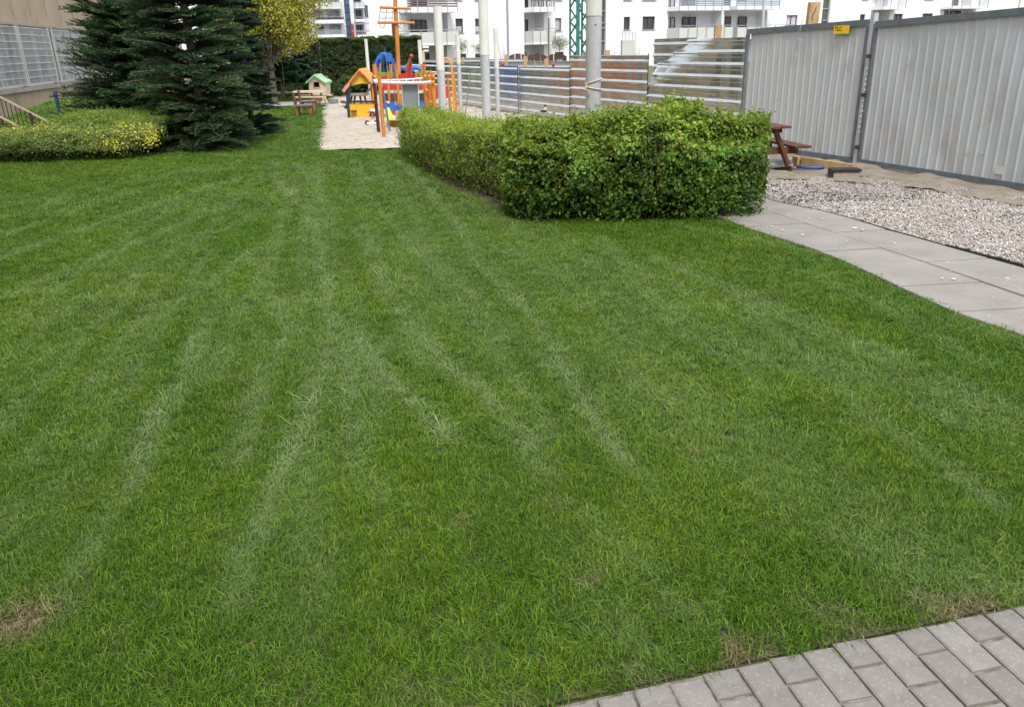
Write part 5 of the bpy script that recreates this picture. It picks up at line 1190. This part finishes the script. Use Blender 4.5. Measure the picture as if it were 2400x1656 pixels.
# downpipes
for x in (2052, 2384):
    q = D(x, 30, 40); s = S(x, 30, ap.a, ap.b)[0]; MB().cyl(ap.P(s, 0, .12), ap.P(s, 14, .12), .07, n=8).build('downpipe', M['balc_pale'], ap.t)

# tower further back on the left
ta, tb_ = D(640, 100, 128), D(820, 100, 132)
tw = Facade('apartment_tower', (ta.x, ta.y), (tb_.x, tb_.y), 'far white apartment tower with a blue glass stair strip above the dark clipped hedge')
TW = lambda x0, y0, x1, y1, fr=M['balc_grey'], g=gp, c=2: tw.window(tw.R(x0, y0, x1, y1), fr, g, cols=c)
def tlog(x0, y0, x1, y1, wins):
    tw.loggia(tw.R(x0, y0, x1, y1), M['render_white'], 1.5)
    for (a, c, e, g, gm) in wins: tw.window(tw.R(a, c, e, g), M['balc_grey'], gm, base=-1.38, cols=2, dep=.02, sill=False, wall=False)
for (x0, y0, x1, y1, g) in [(676, -6, 692, 9, gl), (714, -6, 729, 8.5, gp), (682, 29, 696, 42, gp), (717, 28.5, 733, 42, M['brick_red']), (684, 62.5, 700, 75.5, gp), (721, 61.5, 737, 74.5, gp),
                            (610, -6, 626, 8, gl), (614, 29, 629, 43, gl), (617, 63, 633, 76, gl), (574, 30, 590, 44, gl)]: TW(x0, y0, x1, y1, M['balc_grey'], g)
tlog(732, -8, 796, 22, [(742, -6, 757, 14, gl), (768, -6, 792, 14, gp)]); tlog(735, 23, 798, 54, [(746, 26, 760, 50, gp), (772, 26, 796, 50, gp)]); tlog(738, 57, 801, 88, [(750, 60, 763, 84, gl), (777, 59, 800, 84, gp)])
tlog(828, -8, 848, 20, [(833, -6, 848, 6, gl)]); tlog(830, 22, 852, 51, [(838, 24, 851, 48, gl)]); tlog(833, 57, 854, 88, [(840, 58, 853, 84, gl)])
r = tw.R(807, -60, 820, 100); tw.holes.append((*r, .1)); b = MB(); tw.rect(b, *r, -.1); b.build('stair_glazing', M['glass_blue'], tw.t)
for y in range(-5, 90, 17): q = tw.R(807, y - .5, 820, y + .5); b = MB(); tw.bar(b, *q, -.09, 0); b.build('mullion', M['navy'], tw.t)
TW(854, 13, 863, 42, M['balc_grey'], gl, 2)
sl, sr = S(540, 60, tw.a, tw.b)[0], S(885, 60, tw.a, tw.b)[0]; tw.wall(min(sl, sr), max(sl, sr), -.5, 17, mat('tower_render', (.66, .67, .72), (.62, .63, .68), .85, scale=.3))
b = MB(); tw.bar(b, min(sl, sr) - .2, max(sl, sr) + .2, 17.02, 17.4, -12.2, .3); b.build('roof_edge', M['roof_dark'], tw.t)
tw.balcony(tw.R(731, 5, 798, 22), .1, M['balc_pale'], 1.5, 'panel', 1); tw.balcony(tw.R(735, 40, 803, 56), .5, M['wood_dark'], 1.5, 'slats', 5); tw.balcony(tw.R(738, 70, 806, 88), .35, M['balc_grey'], 1.5, 'slats', 2)
tw.balcony(tw.R(828, 5, 851, 20), .1, M['balc_pale'], 1.2, 'panel', 2); tw.balcony(tw.R(830, 40, 853, 52), .35, M['balc_pale'], 1.2, 'bars', 2); tw.balcony(tw.R(834, 74, 856, 88), .35, M['balc_brown'], 1.2, 'slats', 2)
q = tw.R(822, 56, 829, 92); b = MB(); tw.bar(b, *q, .01, .4); b.build('red_pier', M['brick_red'], tw.t)
# steel frame with rails between tower and block
Yr = 58; fr2 = thing('steel_frame', tuple(D(915, 80, Yr)), 'thin dark steel railing frame with a dark red pier left of the ship mast', 'railing')
for (x0, y0, x1, y1, w, m) in [(825, 57, 962, 54, .06, 'balc_grey'), (825, 73, 962, 74, .06, 'balc_grey'), (877, 52, 881, 90, .12, 'balc_grey'), (870, 40, 874, 90, .14, 'balc_grey')]:
    A, B = D(x0, y0, Yr), D(x1, y1, Yr)
    if abs(y1 - y0) > 10: B.z = 0; B.x = A.x
    MB().beam(A, B, w, w, up=(0, 1, 0)).build('rail', M[m], fr2)
A = D(921, 55, Yr); MB().beam(A, (A.x, Yr, 0), .16, .16, up=(0, 1, 0)).build('pier', M['maroon'], fr2)

# old school building on the left
wd = Vector((ray(744, 120).x, ray(744, 120).y, 0)).normalized()
w0 = G(0, 212, 1.0); WA = (w0.x, w0.y); WB = (w0.x + wd.x * 10, w0.y + wd.y * 10)
sh = Facade('school_building', WA, WB, 'weathered beige rendered building with white barred windows at the left edge')
zt_, zb_ = 2.52, 1.0
sx_ = lambda x, y=128: S(x, y, WA, WB)[0]
print('school', w0, wd, sx_(120), sx_(127), sx_(240), S(0, 57, WA, WB))
def school_window(s0, s1, mull):
    sh.holes.append((s0, s1, zb_, zt_, .14)); b = MB(); o = -.10; fw = .06
    sh.bar(b, s0, s1, zb_, zb_ + fw, o - .04, o + .03); sh.bar(b, s0, s1, zt_ - fw, zt_, o - .04, o + .03)
    for s in [s0, s1 - fw] + mull: sh.bar(b, s, s + fw, zb_ + fw, zt_ - fw, o - .041, o + .031)
    w = b.build('window', M['frame_white'], sh.t); b = MB(); ed = [s0 + fw] + sorted(mull) + [s1 - fw]
    for k in range(len(ed) - 1): q = MB(); sh.bar(q, ed[k] + (fw if k else 0) + .002, ed[k + 1] - .002, zb_ + fw, zt_ - fw, o - .02, o - .01); q.build('pane', M['glass'], w)
    g = MB(); s = s0 + .02
    for k in range(int((s1 - s0) / .085)):                                  # curtain strips inside
        if vnoise(np.array([s]), np.array([3.0]), .28, 77)[0] > .48: q = MB(); sh.bar(g, s, s + .083, zb_ + .07, zt_ - .08, o - .008, o - .002)
        s += .085
    props(g.build('curtains', M['glass_pale'], w), kind='stuff')
    g = MB(); s = s0 + .01; nb_ = int((s1 - s0) / .058)
    for k in range(nb_ + 1): s = s0 + .005 + (s1 - s0 - .02) * k / nb_; g.cyl(sh.P(s, zb_ + .03, .05), sh.P(s, zt_ - .03, .05), .0055, n=4, caps=False)
    for k in range(9): z = zb_ + .04 + (zt_ - zb_ - .09) * k / 8; sh.bar(g, s0, s1, z, z + .016, .045, .062)
    sh.bar(g, s0 - .01, s0 + .03, zb_ + .02, zt_, .03, .07); sh.bar(g, s1 - .03, s1 + .01, zb_ + .02, zt_, .03, .07)
    props(g.build('window_grille', M['frame_white'], w), kind='stuff')
s120, s127, s240 = sx_(119), sx_(127), sx_(250)
L1 = abs(s120 - sx_(-30))
school_window(s120 - 2.6, s120, [sx_(43)]); school_window(s127, s127 + 2.6 + 1.2, [sx_(168), sx_(187), s127 + 2.6])
school_window(s120 - 5.7, s120 - 2.75, [s120 - 4.2]); 
for k in (1, 2): school_window(s120 - 5.7 - 3.1 * k, s120 - 2.75 - 3.1 * k, [s120 - 4.2 - 3.1 * k])
for k in range(2): school_window(s127 + 4.1 + k * 4, s127 + 7.8 + k * 4, [s127 + 5.9 + k * 4])
sh.wall(-22, 30, -.3, 7.5, M['stucco'], 14)
b = MB(); sh.bar(b, -22.2, 30.2, 7.52, 7.9, -14.2, .35); b.build('roof_edge', M['roof_dark'], sh.t)
b = MB(); sh.bar(b, s120 - 12, s120 + .02, zb_ - .10, zb_ - .004, .0, .10); b.build('sill', M['sill'], sh.t)
b = MB(); sh.bar(b, s127 - .03, s127 + 12, zb_ - .11, zb_ - .004, .0, .085); b.build('sill', M['sill'], sh.t)
b = MB(); sh.bar(b, s120 - 5.8, s127 + 12, zt_ + .004, zt_ + .06, .0, .05); b.build('lintel_edge', M['sill'], sh.t)
for s in np.arange(-8, 14, 1.45):
    b = MB(); sh.bar(b, s, s + .035, zt_ + .3, 7.4, .0, .008); b.build('render_seam', M['sill'], sh.t)
pp = [V(121, 128, WA, WB), V(133, 180, WA, WB), V(136, 200, WA, WB)]
b = MB(); o_ = sh.n * .05; b.tube([pp[0] + o_, pp[1] + o_, pp[2] + o_ + Vector((0, 0, 0)), V(143, 198, WA, WB) + sh.n * .12, Vector((*V(143, 198, WA, WB).xy, .1)) + sh.n * .12], .018, 6)
gp_ = thing('gas_pipe', tuple(pp[0]), 'thin beige pipe running down the school wall between the two barred windows', 'pipe'); b.build('pipe', M['sill'], gp_)
q = V(152, 205, WA, WB); MB().box(q + sh.n * .05, (.22, .05, .045), rz=math.atan2(sh.d.y, sh.d.x)).build('vent_bracket', M['wood_dark'], gp_)
q = V(210, 222, WA, WB); t = thing('meter_box', tuple(q), 'grey meter box low on the school wall behind the spruce branches', 'box'); MB().box((*(q + sh.n * .08).xy, q.z - .1), (.42, .14, .62), rz=math.atan2(sh.d.y, sh.d.x)).build('box_body', M['slate'], t)
MB().box((*(q + sh.n * .16).xy, q.z - .1), (.36, .012, .55), rz=math.atan2(sh.d.y, sh.d.x)).build('box_door', M['balc_grey'], t)

# stair handrail
Yq = 15.9; hr = thing('stair_railing', tuple(D(80, 290, Yq)), 'rusty brown stair railing with a pale handrail sloping into the yellow flowered bushes', 'railing')
r0, r1 = D(-40, 207, Yq), D(151, 305, Yq); MB().beam(r0, r1, .03, .03).build('hand_rail', M['hand_rail'], hr)
b0, b1 = D(-40, 254, Yq - .5), D(60, 304, Yq - .5); MB().beam(b0, b1, .03, .03).build('hand_rail', M['hand_rail'], hr)
for k in range(17):
    u = (k + .5) / 17; p = r0.lerp(r1, u); MB().cyl(p - Vector((0, 0, .02)), p - Vector((0, 0, .75)), .008, n=5).build('baluster', M['rust'], hr)
for x, y in ((70, 262), (-20, 214)): p = D(x, y, Yq); MB().box(p - Vector((0, 0, .38)), (.05, .03, .72)).build('post', M['rust'], hr)
p = D(3, 277, Yq - .5); MB().box(p - Vector((0, 0, .38)), (.05, .03, .72)).build('post', M['rust'], hr)
for (top, bot, Y, lab, tag_) in [((128, 213), (149, 302), 16.6, 'blue painted post with a white band rising from the green mound, nearer the stair railing', 1), ((233, 193), (254, 281), 18.5, 'blue post in the green mound beside the tips of the spruce branches', 0)]:
    a = D(*top, Y); c = D(*bot, Y); t = thing('blue_post', (c.x, Y, 0), lab, 'post'); MB().cyl((c.x, Y, 0), (a.x, Y, a.z), .035, n=10).build('post', M['post_blue'], t)
    if tag_: q = D(149, 291, Y); MB().cyl(q - Vector((0, 0, .02)), q + Vector((0, 0, .02)), .043, n=10).build('white_band', M['plastic_white'], t)

# building the photographer stands beside: the zinc sheets mirror its brickwork
bb = thing('brick_building', (0, -9, 0), 'red brown brick building behind the camera that the zinc fence mirrors', 'building')
b = MB(); b.box((6, -14, 4.5), (40, 8, 9)); b.build('wall', M['facing_brick'], bb)
for k in range(7):
    for z in (2.0, 5.2): MB().box((-10 + k * 5, -9.99, z), (1.8, .06, 1.5)).build('window', M['glass'], bb)

# ------------------------------------------------------------------ trees and shrubs
def frond(L=1.0, nside=22, W=.42, needle=.024, nn=26, seed=0):
    """one flat conifer branch along +X: a woody axis, paired side twigs, needles around every twig"""
    r = np.random.default_rng(seed); segs = []
    ax = lambda u: np.array([L * u, .02 * math.sin(u * 3), .06 * L * u - .22 * L * u * u])
    for k in range(nside):
        u = .10 + .88 * k / nside; sgn = 1 if k % 2 else -1; ln = W * (1 - u) ** .7 * r.uniform(.75, 1.15) * min(1, .35 + u * 3) + .05
        a = math.radians(r.uniform(48, 64)); p = ax(u); d = np.array([math.cos(a), sgn * math.sin(a), r.uniform(-.22, .1)]); segs.append((p, p + d * ln))
        if ln > .18:
            for m in (.4, .68):
                q = p + d * ln * m; d2 = np.array([math.cos(a * .2), sgn * math.sin(a * .2), -.05]); segs.append((q, q + d2 * ln * .42))
                d3 = np.array([math.cos(a * 1.7), sgn * math.sin(a * 1.7), -.08]); segs.append((q, q + d3 * ln * .32))
    segs.append((ax(.05), ax(.5))); segs.append((ax(.5), ax(1.0)))
    V_, Cn, Fn = [], [], 0; colr = []
    for (p, q) in segs:
        d = q - p; ln = np.linalg.norm(d); d /= ln; n = max(5, int(nn * ln / .2))
        u = r.random(n)[:, None]; base = p + (q - p) * u
        rd = nrm(np.cross(np.tile(d, (n, 1)), r.normal(0, 1, (n, 3)))); rd[:, 2] = np.abs(rd[:, 2]) * .8 - .1
        tip = base + (nrm(rd) * .8 + d * .65) * needle * r.uniform(.7, 1.2, (n, 1)); wv = nrm(np.cross(tip - base, r.normal(0, 1, (n, 3)))) * .0030
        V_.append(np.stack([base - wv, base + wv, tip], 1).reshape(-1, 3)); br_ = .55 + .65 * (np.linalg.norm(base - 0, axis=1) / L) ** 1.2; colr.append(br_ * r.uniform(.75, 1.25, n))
    wood = MB()
    pts = [Vector(ax(u)) for u in np.linspace(0, 1, 6)]; wood.tube(pts, [.012, .010, .008, .006, .004, .002], 4)
    for (p, q) in segs[::2]: wood.beam(p, q, .004, .004)
    return np.concatenate(V_), np.concatenate(colr), wood
FR = [frond(seed=s) for s in range(4)]
def conifer(name, x, y, H, R0, label, z_low=.12, tall_dense=3.1, cols=((.044, .095, .034), (.062, .125, .048), (.032, .068, .028)), lean=0.0, k_needle=1.0, lift=.0, per=9, trunk_r=.09, prof=None, bare=True, window=0.0, top=3.1):
    t = thing(name, (x, y, 0), label, 'tree'); b = MB(); b.tube([(x, y, -.02), (x + lean * H * .3, y, H * .33), (x + lean * H, y, H)], [trunk_r, trunk_r * .7, .01], 9); b.build('trunk', M['bark_pale'], t)
    AV, AC = [], []; WV, WF = [], []; z = z_low; tot = 0; wb = MB(); k = 0
    while z < H - .1:
        u = z / H; R = R0 * (1 - u) ** .85 * (prof(u) if prof else 1) + .12
        n = per if z < tall_dense else per // 2
        for j in range(n):
            a = j * 2 * math.pi / n + k * .7 + random.uniform(-.25, .25)
            if window and .25 < z < 2.2 and abs((a + 1.9 + math.pi) % (2 * math.pi) - math.pi) < .42 and random.random() < window: continue      # thin side where the trunk shows
            Lr = R * random.uniform(.72, 1.12); zz = z + random.uniform(-.08, .08)
            el = (.20 + lift + u * .5) * random.uniform(.4, 1.3) - .05
            V0, C0, wd_ = FR[random.randrange(4)]; tw_ = random.uniform(-.35, .35)
            Mx = np.array((Matrix.Rotation(a, 3, 'Z') @ Matrix.Rotation(-el, 3, 'Y') @ Matrix.Rotation(tw_, 3, 'X')))
            sc_x = Lr; S3 = np.array([sc_x, max(.45, min(1.0, sc_x)), max(.6, sc_x)])
            P3 = V0.reshape(-1, 3, 3); c = P3.mean(1, keepdims=True); loc = (c * S3 + (P3 - c) * k_needle) if True else P3
            thin = 1.0 if z < tall_dense else .45; sel = rng.random(len(loc)) < min(1, (.45 + .55 * sc_x)) * thin
            w_ = loc[sel].reshape(-1, 3) @ Mx.T + np.array([x + lean * zz, y, zz]); AV.append(w_)
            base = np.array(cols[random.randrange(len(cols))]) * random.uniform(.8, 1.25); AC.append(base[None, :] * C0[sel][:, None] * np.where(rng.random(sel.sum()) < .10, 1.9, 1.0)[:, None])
            tip = Vector(Mx @ (np.array([1, 0, -.10]) * sc_x)) + Vector((x + lean * zz, y, zz)); md = Vector(Mx @ (np.array([.5, 0, .0]) * sc_x)) + Vector((x + lean * zz, y, zz))
            wb.tube([(x + lean * zz, y, zz), md, tip], [.014, .009, .003], 4)
        z += .19 + .1 * u if z < tall_dense else .5; k += 1
    props(wb.build('branches', M['twig'], t), kind='stuff')
    AV = np.concatenate(AV); AC = np.clip(np.concatenate(AC), .004, .6); print(name, len(AC))
    props(npmesh('needles', AV, np.arange(len(AV)).reshape(-1, 3), M['needle'], t, AC), kind='stuff')
    return t
spA, spB, spC = G(486, 350), G(358, 335), G(585, 318)
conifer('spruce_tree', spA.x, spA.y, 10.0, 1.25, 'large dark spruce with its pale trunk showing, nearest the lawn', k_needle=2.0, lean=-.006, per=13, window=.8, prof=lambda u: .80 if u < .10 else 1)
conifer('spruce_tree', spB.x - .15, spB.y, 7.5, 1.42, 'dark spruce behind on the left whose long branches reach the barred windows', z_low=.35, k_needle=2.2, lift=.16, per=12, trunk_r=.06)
conifer('spruce_tree', spC.x, spC.y + .3, 7.5, .70, 'narrow dark spruce behind on the right, next to the open lawn', k_needle=2.0, per=9, trunk_r=.06, cols=((.026, .056, .034), (.034, .07, .045)))

def broad(name, x, y, H, zc, R, n, leaf, cols, label, cat='tree', trunk=.1, squash=1.0, clumps=26, base=.8, aspect=.7, limb=True):
    t = thing(name, (x, y, 0), label, cat); b = MB(); b.tube([(x, y, -.02), (x + .03, y, H * .3), (x, y, H * .8)], [trunk, trunk * .7, trunk * .3], 8); b.build('trunk', M['bark'], t)
    C, N = [], []; lb_ = MB()
    for k in range(clumps):
        v = nrm(rng.normal(0, 1, 3)); rr = R * rng.random() ** .4 * .8; c = np.array([x, y, zc]) + v * rr * np.array([1, 1, squash]); cr_ = R * rng.uniform(.22, .42); m = n // clumps
        w = nrm(rng.normal(0, 1, (m, 3))) * (rng.random((m, 1)) ** .5) * cr_; C.append(c + w); N.append(w + np.array([0, 0, .3]))
        if limb: lb_.tube([(x, y, max(base, zc - R)), ((x + c[0]) / 2, (y + c[1]) / 2, (max(base, zc - R) + c[2]) / 2 + .1), tuple(c)], [trunk * .4, trunk * .22, .008], 5)
    if limb: props(lb_.build('limbs', M['bark'], t), kind='stuff')
    C = np.concatenate(C); N = np.concatenate(N); leaves('crown', C, N, leaf * rng.uniform(.6, 1.3, len(C)), pick_cols(len(C), cols, [1] * len(cols), .18), M['leaf'], t, aspect)
    return t
p = D(622, 60, 30); broad('birch_tree', p.x, 30, 6.5, 3.6, 2.35, 50000, .088, [(.38, .38, .05), (.32, .36, .05), (.44, .41, .07), (.25, .31, .045), (.42, .34, .06)], 'olive yellow spring leafed tree behind the spruces', trunk=.12, clumps=85, squash=1.05, base=1.0)
p = D(700, 70, 31); broad('birch_tree', p.x - .9, 31.5, 4.2, 2.9, 1.3, 3600, .07, [(.34, .28, .06), (.26, .26, .05), (.40, .26, .10)], 'thin see through yellow green tree before the far tower windows', trunk=.022, clumps=26, base=1.6)
for (px_, Y_, H, R, lab) in [(660, 33.5, 2.5, 1.15, 'small dark pine with a bare reddish trunk standing on the far lawn strip'), (612, 34.5, 2.3, 1.2, 'small dark pine half hidden behind the right hand spruce'), (706, 35, 2.3, .95, 'bluish young pine in front of the split dark hedge'), (640, 36, 2.6, 1.3, 'dark conifer filling the gap behind the small bare trunked pine')]:
    q = D(px_, 200, Y_); conifer('pine_tree', q.x, Y_, H, R, lab, z_low=.55, per=8, k_needle=4.0, trunk_r=.05, cols=((.045, .10, .055), (.035, .075, .045), (.055, .115, .06)), lift=.2)
# tall clipped dark hedge, three blocks
def block_hedge(x0, x1, Y, ytop, dep, label, n, seed, ybot=228):
    A = D(x0, 160, Y); B = D(x1, 160, Y); top_ = D((x0 + x1) / 2, ytop, Y).z; t = thing('tall_hedge', ((A.x + B.x) / 2, Y, 0), label, 'hedge')
    f_ = rng.random(n); face = rng.choice(4, n, p=[.62, .22, .08, .08]); u = rng.random(n); w = rng.random(n); X = A.x + (B.x - A.x) * u; Zz = w * top_; Yy = np.full(n, Y) + np.abs(rng.normal(0, .07, n))
    m = face == 1; Yy[m] = Y + dep * w[m]; Zz[m] = top_ - np.abs(rng.normal(0, .06, m.sum())); m = face == 2; X[m] = A.x + np.abs(rng.normal(0, .06, m.sum())); Yy[m] = Y + dep * u[m]; m = face == 3; X[m] = B.x - np.abs(rng.normal(0, .06, m.sum())); Yy[m] = Y + dep * u[m]
    lump = (vnoise(X * 1.0, Zz, .5, seed) - .5) * .30 + (vnoise(X, Zz, .16, seed + 1) - .5) * .16; Yy = Yy - lump * (face == 0); Zz = Zz + (vnoise(X, Yy, .4, seed + 2) - .5) * .14 * (Zz / top_)
    N = np.zeros((n, 3)); N[face == 0] = (0, -1, .3); N[face == 1] = (0, 0, 1); N[face == 2] = (-1, 0, .2); N[face == 3] = (1, 0, .2)
    keep = vnoise(X, Zz, .22, seed + 3) > .16
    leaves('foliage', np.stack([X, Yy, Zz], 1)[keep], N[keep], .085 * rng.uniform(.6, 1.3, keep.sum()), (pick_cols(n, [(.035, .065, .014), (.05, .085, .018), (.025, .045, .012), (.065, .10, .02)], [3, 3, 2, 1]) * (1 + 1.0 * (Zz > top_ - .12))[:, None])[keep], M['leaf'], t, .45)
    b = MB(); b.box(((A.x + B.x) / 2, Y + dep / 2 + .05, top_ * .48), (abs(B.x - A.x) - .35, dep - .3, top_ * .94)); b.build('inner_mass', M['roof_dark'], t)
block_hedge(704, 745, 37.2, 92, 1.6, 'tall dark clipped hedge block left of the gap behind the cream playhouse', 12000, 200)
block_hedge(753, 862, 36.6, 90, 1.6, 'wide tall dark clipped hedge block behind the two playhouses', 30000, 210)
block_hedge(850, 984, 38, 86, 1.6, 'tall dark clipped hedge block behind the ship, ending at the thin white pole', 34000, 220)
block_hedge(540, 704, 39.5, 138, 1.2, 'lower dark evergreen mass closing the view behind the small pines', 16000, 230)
q = G(806, 221); broad('green_bush', q.x, q.y - 1.5, .7, .42, .62, 2600, .06, [(.07, .15, .03), (.10, .2, .04)], 'small leafy bush at the foot of the tall hedge behind the yellow playhouse', 'bush', .02, .6, 12, .05)
q = G(835, 221); broad('green_bush', q.x, q.y - 1.5, .7, .40, .55, 2400, .06, [(.06, .13, .03), (.09, .18, .04)], 'low darker bush seen through the yellow playhouse', 'bush', .02, .6, 12, .05)
# street lamps with white globes between the hedges
for (px_, py_, Y_, lab) in [(697, 120, 45, 'white lamp head on a dark stem below the yellow tree'), (748, 118, 45, 'pale lamp head in the gap between the dark hedge blocks')]:
    a = D(px_, py_, Y_); t = thing('street_lamp', (a.x, Y_, 0), lab, 'lamp'); MB().cyl((a.x, Y_, 0), a - Vector((0, 0, .25)), .05, n=8).build('stem', M['slate'], t); b = MB(); b.cyl(a - Vector((0, 0, .25)), a + Vector((0, 0, .25)), .10, .2, n=10); b.cyl(a + Vector((0, 0, .25)), a + Vector((0, 0, .4)), .22, .08, n=10); b.build('lamp_head', M['plastic_white'], t)
# pots and bare shrubs at the foot of the block
for (px_, y0, y1, Y_, w, n, lab) in [(1083, 98, 134, 46, .45, 700, 'potted shrub at the block wall just right of the thin cream pole'), (1123, 108, 134, 46, .4, 500, 'potted shrub half hidden by the tall middle pole'), (1311, 88, 130, 46, .62, 1500, 'largest pale green potted shrub at the block wall left of the lattice mast')]:
    a = D(px_, y0, Y_); c = D(px_, y1 - 5, Y_); t = thing('potted_shrub', (c.x, Y_, 0), lab, 'plant', 'potted shrubs along the white block')
    MB().box((c.x, Y_, c.z - .1), (.42, .42, .32)).build('pot', M['wood_dark'], t); MB().cyl((c.x, Y_, 0), (c.x, Y_, a.z - .3), .02, n=5).build('stem', M['twig'], t); MB().box((c.x, Y_, (c.z - .26) / 2), (.3, .3, c.z - .26)).build('stand', M['balc_grey'], t)
    m = n; v = rng.normal(0, 1, (m, 3)) * np.array([w * .42, w * .42, (a.z - c.z) * .26]) + np.array([c.x, Y_, (a.z + c.z) / 2 + .1]); leaves('foliage', v, rng.normal(0, 1, (m, 3)), .07 * rng.uniform(.6, 1.2, m), pick_cols(m, [(.22, .27, .14), (.30, .34, .20), (.16, .22, .10)], [1, 1, 1]), M['leaf'], t, .5)
for (px_, y0, y1, Y_, lab) in [(1178, 86, 132, 45, 'bare grey shrub left of the grey lamp pole'), (1222, 104, 136, 45, 'bare grey shrub at the foot of the white wall corner'), (1435, 90, 132, 45, 'bare grey shrub beside the dark stair glazing'), (1494, 104, 132, 45, 'bare grey shrub right of the site cabinet')]:
    a = D(px_, y0, Y_); t = thing('bare_shrub', (a.x, Y_, 0), lab, 'shrub', 'bare shrubs along the white block'); b = MB()
    for k in range(14): e_ = Vector((a.x + random.gauss(0, .28), Y_ + random.gauss(0, .2), a.z * random.uniform(.7, 1.0))); b.tube([(a.x, Y_, 0), Vector((a.x, Y_, 0)).lerp(e_, .5) + Vector((random.gauss(0, .06), 0, .1)), e_], [.012, .008, .003], 4)
    b.build('twigs', M['balc_grey'], t)

# green mound and flowering bushes by the stairs
gx = rng.uniform(-1, 1, 90000); gy = rng.uniform(-1, 1, 90000); k = gx ** 2 + gy ** 2 < 1; gx, gy = gx[k], gy[k]; c0 = (-10.6, 19.4)
rr = np.sqrt(gx ** 2 + gy ** 2); zz = .80 * np.sqrt(np.clip(1 - rr ** 2.4, 0, 1)) * (1 + .30 * (vnoise(gx * 4, gy * 4, .8, 90) - .5)) ; X = c0[0] + gx * 4.3; Y = c0[1] + gy * 3.9
zz = zz * np.clip(1.0 + .45 * (X + 9.9) * (X < -9.9), .22, 1)
t = thing('juniper_mound', (c0[0], c0[1], 0), 'broad soft green mound of low juniper rising to the school wall', 'bush')
n = len(X); C = np.stack([X, Y, zz - np.abs(rng.normal(0, .05, n))], 1); N = np.stack([gx, gy - .2, np.full(n, .9)], 1)
leaves('foliage', C, N, .075 * rng.uniform(.6, 1.4, n), pick_cols(n, [(.15, .28, .035), (.18, .33, .04), (.12, .23, .03), (.22, .35, .05)], [3, 3, 2, 1]) * (.75 + .5 * vnoise(X, Y, .5, 92))[:, None], M['leaf'], t, .28)
b = MB(); b.ball((c0[0] + 1.8, c0[1], 0), 1, 24, 12, (2.2, 3.5, .60)); b.build('inner_mass', M['soil'], t)
FT = [(.26, .36, .08), (.31, .40, .11), (.22, .32, .08)]; FM = [(.17, .26, .06), (.21, .30, .08), (.14, .22, .05)]; FL = [(.03, .055, .015), (.05, .085, .02)]
fh = hedge('flowering_hedge', [(-12.5, 15.1, .8, .50), (-9.2, 14.95, .8, .53), (-7.9, 14.95, .8, .58), (-6.95, 14.95, .66, .52)], 'rounded grey green bushes with clusters of yellow flowers beside the lawn', FT, FM, FL, 70000, .038, 60, .14, .02, .45, shoots=1500, ex=.9, low=.05)
dm2 = hedge('rounded_bush', [(-8.0, 16.3, .85, .70), (-7.4, 16.0, .9, .76), (-6.85, 15.7, .75, .66)], 'light green feathery dome of a bush just behind the yellow flowers, next to the spruce', [(.30, .43, .08), (.34, .46, .10)], [(.22, .35, .065), (.25, .38, .075)], [(.12, .2, .04)], 44000, .04, 20, .10, .04, .3, shoots=1500, ex=.9, low=0)
C = []
for k in range(58):
    cx_ = random.choice([(8, 14), (28, 12), (88, 9), (104, 9), (150, 8), (215, 14), (262, 16), (296, 14), (345, 8)]); x_ = D(random.gauss(*cx_), 345, 14.3).x; a = random.uniform(.3, 1.15); hh = .44 if x_ < -7.6 else .42
    cc = np.array([x_, 14.98 - .70 * math.cos(a), .12 + hh * math.sin(a)]); C.append(cc + rng.normal(0, 1, (34, 3)) * np.array([.085, .04, .07]))
C = np.concatenate(C); leaves('flowers', C, np.tile([0, -.7, .7], (len(C), 1)), .034 * rng.uniform(.7, 1.3, len(C)), pick_cols(len(C), [(.66, .58, .06), (.58, .54, .09), (.72, .66, .13)], [2, 1, 1]), M['leaf'], fh, .9)
